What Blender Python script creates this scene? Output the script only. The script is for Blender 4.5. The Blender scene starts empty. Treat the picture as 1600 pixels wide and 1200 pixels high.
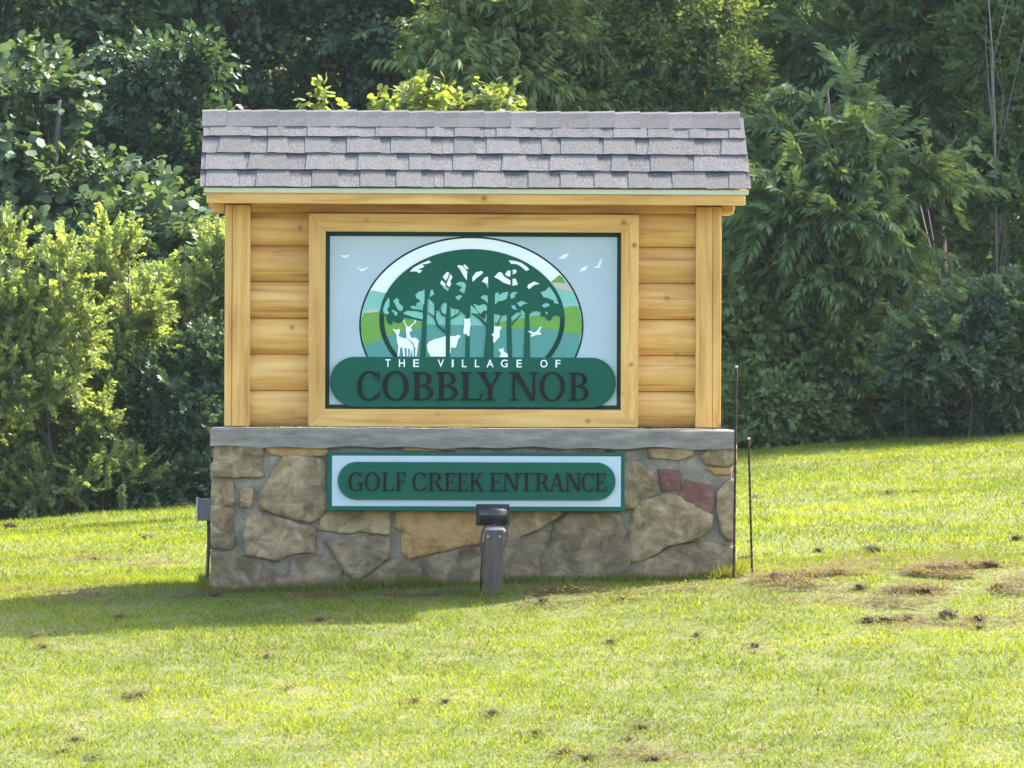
import bpy, bmesh, math, random
import numpy as np
from mathutils import Vector, Matrix
from mathutils.geometry import tessellate_polygon

# ------------------------------------------------------------------ camera, sky, sun, exposure
scene = bpy.context.scene
C = scene.collection
R = math.radians
CAMZ, DIST, FPX = 1.035, 30.0, 9330.0
cam = bpy.data.objects.new('camera', bpy.data.cameras.new('camera'))
C.objects.link(cam)
cam.location = (0, -DIST, CAMZ)
cam.rotation_euler = (R(90), R(-0.2), 0)
cam.data.sensor_width = 36
cam.data.lens = FPX / 1600 * 36
cam.data.clip_start = 0.5
cam.data.clip_end = 2000
scene.camera = cam

SUN_AZ, SUN_EL = 52.0, 45.0          # azimuth from the view axis towards the right
world = bpy.data.worlds.new('World')
scene.world = world
world.use_nodes = True
wn = world.node_tree
bgn = wn.nodes['Background']
sky = wn.nodes.new('ShaderNodeTexSky')
sky.sky_type = 'NISHITA'
sky.sun_disc = False
sky.sun_elevation = R(SUN_EL)
sky.sun_rotation = R(SUN_AZ)
sky.dust_density = 3.0
sky.air_density = 1.0
sky.ozone_density = 0.6
wn.links.new(sky.outputs[0], bgn.inputs[0])
bgn.inputs[1].default_value = 0.15
sd = bpy.data.lights.new('sun', 'SUN')
sd.energy = 3.5
sd.angle = R(0.6)
sd.color = (1.0, 0.93, 0.82)
so = bpy.data.objects.new('sun', sd)
C.objects.link(so)
sv = Vector((math.sin(R(SUN_AZ)) * math.cos(R(SUN_EL)), math.cos(R(SUN_AZ)) * math.cos(R(SUN_EL)), math.sin(R(SUN_EL))))
so.rotation_euler = sv.to_track_quat('Z', 'Y').to_euler()
so.location = (20, 10, 20)
scene.view_settings.view_transform = 'Standard'
scene.view_settings.look = 'None'
scene.view_settings.gamma = 1.0
scene.view_settings.exposure = 2.42
scene.view_settings.use_curve_mapping = False
scene.render.engine = 'CYCLES'
scene.cycles.max_bounces = 10
scene.cycles.diffuse_bounces = 6
scene.cycles.transmission_bounces = 6

rng = np.random.default_rng(7)
random.seed(7)

# ------------------------------------------------------------------ helpers: objects
def tag(o, label=None, cat=None, group=None, kind=None):
    if label: o['label'] = label
    if cat: o['category'] = cat
    if group: o['group'] = group
    if kind: o['kind'] = kind
    return o

def empty(name, loc=(0, 0, 0), rz=0.0):
    o = bpy.data.objects.new(name, None)
    o.empty_display_size = 0.2
    o.location = loc
    o.rotation_euler = (0, 0, rz)
    C.objects.link(o)
    return o

def link(name, me, mat=None, parent=None):
    o = bpy.data.objects.new(name, me)
    C.objects.link(o)
    if parent is not None: o.parent = parent
    if mat is not None and not me.materials: me.materials.append(mat)
    return o

def bm_obj(name, bm, mat, parent=None, smooth=False):
    me = bpy.data.meshes.new(name)
    bmesh.ops.recalc_face_normals(bm, faces=bm.faces[:])
    bm.to_mesh(me); bm.free()
    if smooth:
        for p in me.polygons: p.use_smooth = True
    return link(name, me, mat, parent)

def np_mesh(name, verts, tris, attr=None):
    me = bpy.data.meshes.new(name)
    verts = np.ascontiguousarray(verts, dtype=np.float32)
    tris = np.ascontiguousarray(tris, dtype=np.int32)
    me.vertices.add(len(verts)); me.vertices.foreach_set('co', verts.ravel())
    me.loops.add(tris.size); me.loops.foreach_set('vertex_index', tris.ravel())
    me.polygons.add(len(tris))
    me.polygons.foreach_set('loop_start', np.arange(0, tris.size, 3, dtype=np.int32))
    me.update(calc_edges=True)
    if attr is not None:
        a = me.attributes.new('v', 'FLOAT', 'POINT')
        a.data.foreach_set('value', np.ascontiguousarray(attr, dtype=np.float32))
    return me

def box_bm(x0, x1, y0, y1, z0, z1, bev=0.0, bm=None):
    own = bm is None
    if own: bm = bmesh.new()
    vs = [bm.verts.new(p) for p in ((x0,y0,z0),(x1,y0,z0),(x1,y1,z0),(x0,y1,z0),(x0,y0,z1),(x1,y0,z1),(x1,y1,z1),(x0,y1,z1))]
    fs = [bm.faces.new([vs[i] for i in f]) for f in ((0,3,2,1),(4,5,6,7),(0,1,5,4),(1,2,6,5),(2,3,7,6),(3,0,4,7))]
    if bev:
        es = list({e for f in fs for e in f.edges})
        bmesh.ops.bevel(bm, geom=es, offset=bev, segments=2, affect='EDGES', profile=0.5)
    return bm

def box(name, x0, x1, y0, y1, z0, z1, mat, parent=None, bev=0.003):
    return bm_obj(name, box_bm(x0, x1, y0, y1, z0, z1, bev), mat, parent)

def prism_bm(poly, y0, y1, bm=None):
    """polygon in (x, z), front face at y0, back face at y1"""
    if bm is None: bm = bmesh.new()
    n = len(poly)
    f = [bm.verts.new((p[0], y0, p[1])) for p in poly]
    b = [bm.verts.new((p[0], y1, p[1])) for p in poly]
    tri = tessellate_polygon([[Vector((p[0], p[1], 0)) for p in poly]])
    for t in tri:
        try: bm.faces.new([f[i] for i in t])
        except ValueError: pass
        try: bm.faces.new([b[i] for i in reversed(t)])
        except ValueError: pass
    for i in range(n):
        j = (i + 1) % n
        bm.faces.new((f[i], f[j], b[j], b[i]))
    return bm

def tube(points, radii, sides=6):
    pts = [Vector(p) for p in points]
    vs, fs = [], []
    for i, p in enumerate(pts):
        d = (pts[min(i+1, len(pts)-1)] - pts[max(i-1, 0)]).normalized()
        a = d.cross(Vector((0.3, 1, 0.1))).normalized(); b = d.cross(a)
        for k in range(sides):
            t = 2 * math.pi * k / sides
            q = p + (a * math.cos(t) + b * math.sin(t)) * radii[i]
            vs.append((q.x, q.y, q.z))
    for i in range(len(pts) - 1):
        for k in range(sides):
            a0, a1 = i*sides+k, i*sides+(k+1) % sides
            b0, b1 = a0+sides, a1+sides
            fs += [(a0, a1, b1), (a0, b1, b0)]
    for k in range(1, sides-1):
        fs.append((0, k+1, k)); o = (len(pts)-1)*sides
        fs.append((o, o+k, o+k+1))
    return np.array(vs), np.array(fs)

class Acc:
    def __init__(s): s.v, s.f, s.a, s.n = [], [], [], 0
    def add(s, v, f, a=None):
        s.v.append(v); s.f.append(np.asarray(f) + s.n); s.n += len(v)
        s.a.append(np.full(len(v), 0.5) if a is None else a)
    def mesh(s, name): return np_mesh(name, np.concatenate(s.v), np.concatenate(s.f), np.concatenate(s.a))

# ------------------------------------------------------------------ helpers: materials
def new_mat(name):
    m = bpy.data.materials.new(name); m.use_nodes = True
    nt = m.node_tree
    return m, nt, nt.nodes['Principled BSDF'], nt.nodes['Material Output']

def N(nt, typ, **kw):
    n = nt.nodes.new(typ)
    for k, v in kw.items(): setattr(n, k, v)
    return n

def ramp(nt, stops, src):
    r = N(nt, 'ShaderNodeValToRGB')
    e = r.color_ramp.elements
    while len(e) < len(stops): e.new(0.5)
    for el, (p, c) in zip(e, stops):
        el.position = p; el.color = (c[0], c[1], c[2], 1)
    nt.links.new(src, r.inputs[0])
    return r

def noise_mat(name, stops, scale=8, rough=0.8, bump=0.3, bscale=None, detail=6, mapping=(1,1,1), spec=0.3, dist=0.0, objvar=0.0, bdist=0.01):
    m, nt, p, out = new_mat(name)
    tc = N(nt, 'ShaderNodeTexCoord'); mp = N(nt, 'ShaderNodeMapping')
    mp.inputs['Scale'].default_value = mapping
    nt.links.new(tc.outputs['Object'], mp.inputs[0])
    nz = N(nt, 'ShaderNodeTexNoise'); nz.inputs['Scale'].default_value = scale
    nz.inputs['Detail'].default_value = detail; nz.inputs['Distortion'].default_value = dist; nz.inputs['Roughness'].default_value = 0.6
    nt.links.new(mp.outputs[0], nz.inputs['Vector'])
    r = ramp(nt, stops, nz.outputs['Fac'])
    col = r.outputs[0]
    if objvar:
        oi = N(nt, 'ShaderNodeObjectInfo')
        hs = N(nt, 'ShaderNodeHueSaturation')
        mr = N(nt, 'ShaderNodeMapRange'); mr.inputs['To Min'].default_value = 1 - objvar; mr.inputs['To Max'].default_value = 1 + objvar
        nt.links.new(oi.outputs['Random'], mr.inputs['Value'])
        nt.links.new(mr.outputs[0], hs.inputs['Value']); nt.links.new(col, hs.inputs['Color'])
        col = hs.outputs[0]
    nt.links.new(col, p.inputs['Base Color'])
    p.inputs['Roughness'].default_value = rough
    p.inputs['Specular IOR Level'].default_value = spec
    if bump:
        n2 = N(nt, 'ShaderNodeTexNoise'); n2.inputs['Scale'].default_value = bscale or scale * 3; n2.inputs['Detail'].default_value = 8
        nt.links.new(mp.outputs[0], n2.inputs['Vector'])
        b = N(nt, 'ShaderNodeBump'); b.inputs['Strength'].default_value = bump; b.inputs['Distance'].default_value = bdist
        nt.links.new(n2.outputs['Fac'], b.inputs['Height']); nt.links.new(b.outputs[0], p.inputs['Normal'])
    return m

def wood_mat(name, vertical):
    m, nt, p, out = new_mat(name)
    tc = N(nt, 'ShaderNodeTexCoord'); mp = N(nt, 'ShaderNodeMapping')
    mp.inputs['Scale'].default_value = (9, 9, 0.7) if vertical else (0.7, 9, 9)
    nt.links.new(tc.outputs['Object'], mp.inputs[0])
    nz = N(nt, 'ShaderNodeTexNoise'); nz.inputs['Scale'].default_value = 2.2; nz.inputs['Detail'].default_value = 5; nz.inputs['Distortion'].default_value = 0.8
    nt.links.new(mp.outputs[0], nz.inputs['Vector'])
    r = ramp(nt, [(0.28, (0.49, 0.24, 0.055)), (0.5, (0.66, 0.365, 0.100)), (0.72, (0.73, 0.45, 0.155))], nz.outputs['Fac'])
    # large blotches of the stain
    n3 = N(nt, 'ShaderNodeTexNoise'); n3.inputs['Scale'].default_value = 3.0; n3.inputs['Detail'].default_value = 3
    nt.links.new(tc.outputs['Object'], n3.inputs['Vector'])
    r3 = ramp(nt, [(0.3, (0.86, 0.82, 0.80)), (0.7, (1.06, 1.08, 1.1))], n3.outputs['Fac'])
    mx = N(nt, 'ShaderNodeMix', data_type='RGBA', blend_type='MULTIPLY'); mx.inputs[0].default_value = 1
    nt.links.new(r.outputs[0], mx.inputs[6]); nt.links.new(r3.outputs[0], mx.inputs[7])
    # per-board tone
    oi = N(nt, 'ShaderNodeObjectInfo'); hs = N(nt, 'ShaderNodeHueSaturation')
    mr = N(nt, 'ShaderNodeMapRange'); mr.inputs['To Min'].default_value = 0.93; mr.inputs['To Max'].default_value = 1.06
    nt.links.new(oi.outputs['Random'], mr.inputs['Value']); nt.links.new(mr.outputs[0], hs.inputs['Value']); nt.links.new(mx.outputs[2], hs.inputs['Color'])
    # knots
    vo = N(nt, 'ShaderNodeTexVoronoi'); vo.inputs['Scale'].default_value = 5.5
    nt.links.new(tc.outputs['Object'], vo.inputs['Vector'])
    kr = ramp(nt, [(0.03, (0.9, 0.9, 0.9)), (0.06, (0.4, 0.4, 0.4)), (0.12, (0, 0, 0))], vo.outputs['Distance'])
    m2 = N(nt, 'ShaderNodeMix', data_type='RGBA'); m2.inputs[7].default_value = (0.17, 0.075, 0.026, 1)
    nt.links.new(kr.outputs[0], m2.inputs[0]); nt.links.new(hs.outputs[0], m2.inputs[6])
    mpc = N(nt, 'ShaderNodeMapping'); mpc.inputs['Scale'].default_value = (34, 34, 1.1) if vertical else (1.1, 34, 34)
    nt.links.new(tc.outputs['Object'], mpc.inputs[0])
    nck = N(nt, 'ShaderNodeTexNoise'); nck.inputs['Scale'].default_value = 1.6; nck.inputs['Detail'].default_value = 3; nck.inputs['Distortion'].default_value = 0.3
    nt.links.new(mpc.outputs[0], nck.inputs['Vector'])
    rck = ramp(nt, [(0.60, (1, 1, 1)), (0.70, (0.76, 0.68, 0.62))], nck.outputs['Fac'])
    m3 = N(nt, 'ShaderNodeMix', data_type='RGBA', blend_type='MULTIPLY'); m3.inputs[0].default_value = 1
    nt.links.new(m2.outputs[2], m3.inputs[6]); nt.links.new(rck.outputs[0], m3.inputs[7])
    nt.links.new(m3.outputs[2], p.inputs['Base Color'])
    p.inputs['Roughness'].default_value = 0.5; p.inputs['Specular IOR Level'].default_value = 0.3
    b = N(nt, 'ShaderNodeBump'); b.inputs['Strength'].default_value = 0.15; b.inputs['Distance'].default_value = 0.004
    nt.links.new(nz.outputs['Fac'], b.inputs['Height']); nt.links.new(b.outputs[0], p.inputs['Normal'])
    return m

def plain(name, col, rough=0.5, spec=0.4, metallic=0.0, var=0.06):
    stops = [(0.3, tuple(c * (1 - var) for c in col)), (0.7, tuple(c * (1 + var) for c in col))]
    m = noise_mat(name, stops, scale=5, rough=rough, bump=0, spec=spec)
    m.node_tree.nodes['Principled BSDF'].inputs['Metallic'].default_value = metallic
    return m

def leaf_mat(name, stops, trans=0.42, rough=0.5, spec=0.25, tcol=(1.35, 1.25, 0.5)):
    m, nt, p, out = new_mat(name)
    at = N(nt, 'ShaderNodeAttribute', attribute_name='v')
    r = ramp(nt, stops, at.outputs['Fac'])
    nt.links.new(r.outputs[0], p.inputs['Base Color'])
    p.inputs['Roughness'].default_value = rough; p.inputs['Specular IOR Level'].default_value = spec
    tr = N(nt, 'ShaderNodeBsdfTranslucent')
    mx = N(nt, 'ShaderNodeMix', data_type='RGBA', blend_type='MULTIPLY'); mx.inputs[0].default_value = 1
    mx.inputs[7].default_value = (*tcol, 1)
    nt.links.new(r.outputs[0], mx.inputs[6]); nt.links.new(mx.outputs[2], tr.inputs['Color'])
    ms = N(nt, 'ShaderNodeMixShader'); ms.inputs[0].default_value = trans
    nt.links.new(p.outputs[0], ms.inputs[1]); nt.links.new(tr.outputs[0], ms.inputs[2])
    nt.links.new(ms.outputs[0], out.inputs['Surface'])
    return m

WOODH = wood_mat('stained pine along', False)
WOODV = wood_mat('stained pine upright', True)
CONC = noise_mat('grey concrete', [(0.25, (0.13, 0.118, 0.10)), (0.5, (0.215, 0.19, 0.158)), (0.75, (0.31, 0.278, 0.235))], scale=7, mapping=(1, 1, 4), bump=0.4, rough=0.9)
MORTAR = noise_mat('mortar', [(0.25, (0.14, 0.115, 0.085)), (0.5, (0.225, 0.19, 0.145)), (0.75, (0.33, 0.285, 0.22))], scale=14, bump=1.0, bscale=28, rough=0.95, bdist=0.02, detail=10)
def stone_mat(name, a, b, c):
    return noise_mat(name, [(0.33, a), (0.5, b), (0.66, c)], scale=11, bump=1.0, bscale=24, rough=0.88, objvar=0.12, dist=0.8, bdist=0.022, detail=10)
ST_TAN = stone_mat('tan fieldstone', (0.138, 0.098, 0.053), (0.26, 0.184, 0.100), (0.40, 0.295, 0.165))
ST_GOLD = stone_mat('golden fieldstone', (0.29, 0.155, 0.058), (0.40, 0.235, 0.09), (0.38, 0.265, 0.13))
ST_RED = stone_mat('red fieldstone', (0.10, 0.045, 0.033), (0.17, 0.074, 0.053), (0.22, 0.12, 0.083))
ST_GREY = stone_mat('grey brown fieldstone', (0.098, 0.07, 0.04), (0.185, 0.134, 0.078), (0.285, 0.21, 0.122))
SHING = noise_mat('grey asphalt shingle', [(0.3, (0.08, 0.076, 0.075)), (0.5, (0.127, 0.121, 0.118)), (0.7, (0.19, 0.181, 0.175))], scale=55, detail=4, bump=0.5, bscale=220, rough=0.95, objvar=0.10, spec=0.15, bdist=0.003)
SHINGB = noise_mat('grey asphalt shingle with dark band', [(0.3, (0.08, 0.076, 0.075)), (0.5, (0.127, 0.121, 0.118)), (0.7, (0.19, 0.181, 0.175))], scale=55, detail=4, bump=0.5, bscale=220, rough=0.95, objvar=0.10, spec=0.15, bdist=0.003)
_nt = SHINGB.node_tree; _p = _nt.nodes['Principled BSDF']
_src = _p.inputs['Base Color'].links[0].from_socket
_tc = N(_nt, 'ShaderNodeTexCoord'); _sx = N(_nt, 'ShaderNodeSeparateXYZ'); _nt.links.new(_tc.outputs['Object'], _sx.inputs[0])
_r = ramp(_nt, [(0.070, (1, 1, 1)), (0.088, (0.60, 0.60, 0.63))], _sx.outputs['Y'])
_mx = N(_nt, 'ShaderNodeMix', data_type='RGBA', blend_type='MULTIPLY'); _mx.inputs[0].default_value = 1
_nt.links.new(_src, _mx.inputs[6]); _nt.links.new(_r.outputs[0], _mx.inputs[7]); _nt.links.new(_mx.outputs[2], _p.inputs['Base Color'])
DRIP = plain('pale green drip edge', (0.52, 0.52, 0.36), 0.4)
UNDER = plain('dark felt', (0.035, 0.035, 0.04), 0.9)
GREEN = plain('dark green sign paint', (0.007, 0.090, 0.056), 0.6, 0.15, var=0.05)
GREEND = plain('deep green sign paint', (0.004, 0.042, 0.028), 0.6, 0.15, var=0.05)
BLUE = noise_mat('pale blue sign paint', [(0.3, (0.37, 0.455, 0.505)), (0.7, (0.43, 0.51, 0.55))], scale=2.5, rough=0.4, bump=0, spec=0.4)
WHITE = plain('white sign paint', (0.80, 0.84, 0.83), 0.4, var=0.02)
TEAL = plain('mint sign paint', (0.20, 0.49, 0.40), 0.4, var=0.03)
LAKE = plain('lake teal sign paint', (0.075, 0.27, 0.235), 0.4, var=0.05)
LIME = plain('grass green sign paint', (0.135, 0.33, 0.045), 0.4, var=0.06)
PINK = plain('dusty pink sign paint', (0.50, 0.46, 0.41), 0.4)
LETTER = noise_mat('weathered dark letters', [(0.3, (0.010, 0.013, 0.010)), (0.7, (0.021, 0.020, 0.015))], scale=6, rough=0.7, bump=0, spec=0.08)
BLACKP = plain('black plastic', (0.012, 0.012, 0.014), 0.22, 0.5)
GREYP = plain('grey plastic', (0.13, 0.122, 0.125), 0.5)
PALEP = plain('weathered pale grey metal', (0.42, 0.40, 0.37), 0.6)
POSTW = noise_mat('weathered grey timber', [(0.3, (0.055, 0.043, 0.034)), (0.7, (0.115, 0.092, 0.075))], scale=5, mapping=(10, 10, 0.8), bump=0.4, rough=0.9)
RUST = noise_mat('rusty rebar steel', [(0.3, (0.022, 0.014, 0.011)), (0.7, (0.06, 0.036, 0.026))], scale=30, bump=0.3, rough=0.9)
BROWNP = noise_mat('brown conduit', [(0.3, (0.05, 0.04, 0.03)), (0.7, (0.10, 0.08, 0.06))], scale=20, bump=0.2, rough=0.7)
GLASS = plain('lamp glass', (0.5, 0.52, 0.52), 0.1, 0.6)
BARK = noise_mat('grey brown bark', [(0.3, (0.045, 0.04, 0.034)), (0.7, (0.11, 0.10, 0.085))], scale=6, mapping=(3, 3, 0.6), bump=0.8, rough=0.95)
BARKP = noise_mat('pale bark', [(0.3, (0.10, 0.092, 0.078)), (0.7, (0.20, 0.185, 0.16))], scale=8, bump=0.4, rough=0.9)

# ------------------------------------------------------------------ ground
_ty = np.linspace(-60, 260, 6401)
def _sm(a, b, t): 
    u = np.clip((t - a) / (b - a), 0, 1); return u * u * (3 - 2 * u)
_sl = 0.022 + 0.096 * (1 - _sm(-0.9, 0.5, _ty))
_sl = np.where(_ty < -9, _sl * _sm(-13, -9, _ty), _sl)
_sl = _sl + 0.30 * _sm(19, 26, _ty) * (1 - _sm(120, 170, _ty))
_tz = np.cumsum(_sl) * (_ty[1] - _ty[0])
_tz -= np.interp(0, _ty, _tz)

def zg(x, y):
    x = np.asarray(x, float); y = np.asarray(y, float)
    X = 5 * np.tanh(x / 5)
    z = 0.045 + np.interp(y, _ty, _tz) + (0.03 + 0.0042 * np.clip(y, -3, 17)) * X
    near = np.clip(1 - np.abs(y - 3) / 40, 0, 1)
    z = z + near * (0.010 * np.sin(2.3*x + 1.1*y) + 0.009 * np.sin(1.4*y - 3.1*x + 1.0) + 0.006 * np.sin(4.3*x + 3.7*y + 2))
    return z

def at(px, py, y):
    d = DIST + y
    return Vector(((px - 800) * d / FPX, y, CAMZ + (600 - py) * d / FPX))

def ground_at(px, py):
    """world point of the lawn seen in the direction of a pixel"""
    best = None
    for y in np.linspace(-8, 18, 1041):
        p = at(px, py, y)
        if p.z <= float(zg(p.x, y)): best = p; break
    if best is None: best = at(px, py, 10)
    best.z = float(zg(best.x, best.y))
    return best

xs = np.concatenate([-np.geomspace(190, 13, 14), np.arange(-12, 12.01, 0.22), np.geomspace(13, 190, 14)])
ys = np.concatenate([np.linspace(-60, -13, 12), np.arange(-12, 24.01, 0.22), np.geomspace(25, 250, 22)])
gx, gy = np.meshgrid(xs, ys)
gv = np.stack([gx.ravel(), gy.ravel(), zg(gx, gy).ravel()], 1)
nx, ny = len(xs), len(ys)
idx = np.arange(nx * ny).reshape(ny, nx)
a, b, c, d = idx[:-1, :-1].ravel(), idx[:-1, 1:].ravel(), idx[1:, 1:].ravel(), idx[1:, :-1].ravel()
gme = np_mesh('ground', gv, np.concatenate([np.stack([a, b, c], 1), np.stack([a, c, d], 1)]))
for p in gme.polygons: p.use_smooth = True
SOIL = noise_mat('soil and thatch', [(0.3, (0.05, 0.06, 0.018)), (0.5, (0.085, 0.10, 0.028)), (0.7, (0.13, 0.12, 0.05))], scale=3.5, bump=0.8, bscale=25, rough=0.95, detail=10)
tag(link('ground', gme, SOIL), 'gently sloping lawn ground rising to a wooded bank', 'ground', kind='structure')

# ------------------------------------------------------------------ the entrance sign
SX = 738.0
def LX(px): return (px - SX) / 311.0
def LZ(py): return (922.0 - py) / 311.0
def L2(pts): return [(LX(x), LZ(y)) for x, y in pts]

sign = empty('entrance_sign', ((SX - 800) / 311.0, 0, 0), R(2.0))
tag(sign, 'roofed timber and stone entrance sign with green painted panels on the lawn', 'sign')

YB = -0.125     # front plane of mortar
YBACK = 0.50
# -- stone base
x0, x1 = LX(336), LX(1143)
bm = bmesh.new()
# mortar core, front gridded and roughened
bm = box_bm(x0, x1, YB, YBACK, -0.30, LZ(698), 0.0)
bmesh.ops.subdivide_edges(bm, edges=bm.edges[:], cuts=14, use_grid_fill=True)
for v in bm.verts:
    n = math.sin(v.co.x*31+v.co.z*17)*math.sin(v.co.z*43-v.co.x*11+v.co.y*23)
    v.co.y += 0.006 * n * (1 if v.co.y < 0.2 else -1)
    v.co.x += 0.005 * math.sin(v.co.z*37+v.co.y*29)
base = bm_obj('stone_base', bm, MORTAR, sign, True)

def _sm1(t): return 1 / (1 + math.exp(-3 * t))
def stone_mesh(poly, depth, seed, grow=0.0):
    """poly in local (x,z); a lumpy split stone with rounded arrises"""
    r_ = random.Random(seed)
    P = [Vector((p[0], p[1])) for p in poly]
    _c = sum(P, Vector((0, 0))) / len(P)
    P = [p + (p - _c).normalized() * grow for p in P]
    per = sum((P[i] - P[i-1]).length for i in range(len(P)))
    step = max(0.03, per / 34)
    pts = []
    for i in range(len(P)):
        a_, b_ = P[i], P[(i+1) % len(P)]
        k = max(1, int(round((b_-a_).length / step)))
        for j in range(k):
            q = a_.lerp(b_, j / k)
            pts.append(q + Vector((r_.uniform(-1, 1), r_.uniform(-1, 1))) * 0.0035)
    c_ = sum(pts, Vector((0, 0))) / len(pts)
    n = len(pts)
    rings = [(1.0, 0.03), (1.0, -0.45), (0.97, -0.85), (0.88, -1.0), (0.70, -1.03), (0.52, -1.05), (0.34, -1.04), (0.16, -1.03)]
    bm = bmesh.new(); R_ = []
    f1, f2, ph = r_.uniform(9, 16), r_.uniform(14, 26), r_.uniform(0, 6)
    tx, tz = r_.uniform(-.10, .10), r_.uniform(-.12, .06)
    for s, dd in rings:
        row = []
        for q in pts:
            w = c_ + (q - c_) * s
            y = YB + depth * dd
            if dd < -0.3:
                y += 0.007 * math.sin(f1*w.x+ph) * math.sin(f2*w.y+ph*2) + 0.004 * math.sin(41*w.x+2*ph) * math.sin(53*w.y+ph) + (w.x-c_.x)*tx*0.4 + (w.y-c_.y)*tz*0.4
                y += 0.007 * _sm1(math.sin(f1*0.6*w.x + f2*0.8*w.y + ph) * 3)
            row.append(bm.verts.new((w.x, y, w.y)))
        R_.append(row)
    cc = bm.verts.new((c_.x, YB - depth * 1.03, c_.y))
    for k in range(len(R_)-1):
        for i in range(n):
            j = (i+1) % n
            bm.faces.new((R_[k][i], R_[k][j], R_[k+1][j], R_[k+1][i]))
    for i in range(n):
        bm.faces.new((R_[-1][i], R_[-1][(i+1) % n], cc))
    bmesh.ops.recalc_face_normals(bm, faces=bm.faces[:])
    me = bpy.data.meshes.new('stone'); bm.to_mesh(me); bm.free()
    for p_ in me.polygons: p_.use_smooth = True
    return me

def s4(pts): return [(300 + x/3.636, 660 + y/3.636) for x, y in pts]
def s5(pts): return [(740 + x/3.478, 660 + y/3.478) for x, y in pts]
stones = [
 (s4([(140,122),(250,132),(395,137),(400,300),(370,315),(230,305),(135,305)]), ST_TAN, .045),
 (s4([(430,142),(755,142),(765,185),(700,192),(520,195),(460,180)]), ST_GOLD, .03),
 (s4([(530,200),(650,205),(760,225),(768,490),(680,565),(600,550),(500,515),(400,490),(400,390),(440,340),(490,260)]), ST_TAN, .05),
 (s4([(126,355),(235,350),(240,460),(220,470),(126,478)]), ST_TAN, .035),
 (s4([(126,483),(235,478),(235,610),(215,626),(126,628)]), ST_TAN, .03),
 (s4([(128,634),(230,630),(240,690),(220,712),(126,712)]), ST_GREY, .03),
 (s4([(280,380),(350,380),(348,485),(278,480)]), ST_TAN, .025),
 (s4([(330,540),(400,520),(560,570),(695,605),(695,740),(580,735),(480,775),(320,745),(308,640)]), ST_TAN, .045),
 (s4([(750,500),(1115,495),(1115,635),(1020,630),(950,600),(900,625),(740,610)]), ST_TAN, .04),
 ([(623,796),(745,794),(764,815),(757,845),(700,856),(640,872),(630,860),(632,830),(622,828)], ST_GOLD, .05),
 (s4([(765,680),(1000,650),(1110,660),(1112,765),(1020,830),(940,895),(880,840),(820,745)]), ST_GREY, .045),
 (s4([(126,740),(260,745),(420,830),(560,880),(600,1060),(126,1060)]), ST_GREY, .03),
 (s4([(570,780),(740,760),(850,780),(850,1040),(640,1050),(575,900)]), ST_GREY, .03),
 (s4([(875,870),(935,912),(1020,855),(1130,790),(1220,775),(1290,830),(1330,1030),(870,1040)]), ST_GREY, .028),
 (s4([(1300,775),(1590,700),(1640,725),(1660,800),(1640,1020),(1365,1030),(1350,860)]), ST_GREY, .03),
 (s5([(190,470),(420,470),(465,500),(400,545),(340,570),(250,615),(195,640)]), ST_TAN, .04),
 (s5([(180,650),(380,590),(415,600),(405,690),(365,740),(350,1000),(180,1000),(165,760)]), ST_GREY, .03),
 (s5([(440,560),(520,500),(740,470),(800,540),(850,720),(830,820),(815,1000),(372,1000),(378,740),(420,660)]), ST_GREY, .038),
 (s5([(800,225),(890,220),(960,280),(1005,370),(930,400),(870,455),(800,455)]), ST_TAN, .045),
 (s5([(870,480),(930,420),(1040,400),(1110,410),(1200,460),(1280,505),(1270,580),(1240,610),(1150,640),(1060,650),(1000,700),(900,750),(855,745),(850,620)]), ST_TAN, .05),
 (s5([(850,775),(1000,725),(1080,672),(1250,645),(1407,675),(1407,960),(1100,980),(835,990)]), ST_GREY, .028),
 (s5([(1005,262),(1110,265),(1115,355),(1025,362)]), ST_RED, .03),
 (s5([(1160,320),(1285,350),(1290,440),(1275,495),(1200,455),(1112,405)]), ST_RED, .035),
 (s5([(1325,380),(1395,310),(1410,320),(1408,620),(1390,625),(1345,580),(1325,480)]), ST_TAN, .045),
 (s5([(1235,180),(1300,130),(1410,100),(1410,215),(1350,225),(1250,215)]), ST_TAN, .04),
 (s5([(1265,240),(1395,245),(1395,275),(1310,282)]), ST_GOLD, .025),
 (s5([(950,140),(1180,135),(1180,175),(1100,190),(960,190)]), ST_TAN, .028),
 (s5([(480,138),(770,133),(790,160),(500,165)]), ST_TAN, .022),
 (s4([(1200,135),(1495,135),(1495,165),(1210,165)]), ST_GOLD, .02),
]
for i, (pl, mt, dp) in enumerate(stones):
    me = stone_mesh(L2(pl), dp*0.72, i + 3, 0.014 if dp > 0.026 else 0.005)
    o = link('stone', me, mt, base)
    # the rear face repeats the same stones, turned half round
    if i not in (21, 22, 27, 28):
        o2 = link('stone', me, mt, base)
        cx = LX(739.5)
        o2.rotation_euler = (0, 0, math.pi)
        o2.location = (2*cx, YB + YBACK, 0)
for side in (-1, 1):                     # stones on the two short ends
    zz = -0.12
    row = 0
    xe = x0 if side < 0 else x1
    while zz < LZ(700) - 0.05:
        h = min([0.22, 0.19, 0.16, 0.2][row % 4], LZ(700) - zz)
        cut = [0.0, random.uniform(0.2, 0.42), 0.60]
        for k in range(2):
            u0, u1 = cut[k] + 0.012, cut[k+1] - 0.012
            me = stone_mesh([(u0, zz+.01), (u1, zz+.012), (u1-.01, zz+h-.014), (u0+.006, zz+h-.01)], 0.022, row*7+k+50+side)
            o = link('stone', me, random.choice([ST_TAN, ST_GREY, ST_TAN]), base)
            if side < 0:
                o.rotation_euler = (0, 0, -math.pi/2); o.location = (xe - YB + 0.010, YB + 0.605, 0)
            else:
                o.rotation_euler = (0, 0, math.pi/2); o.location = (xe + YB - 0.010, YB + 0.02, 0)
        zz += h; row += 1

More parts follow.
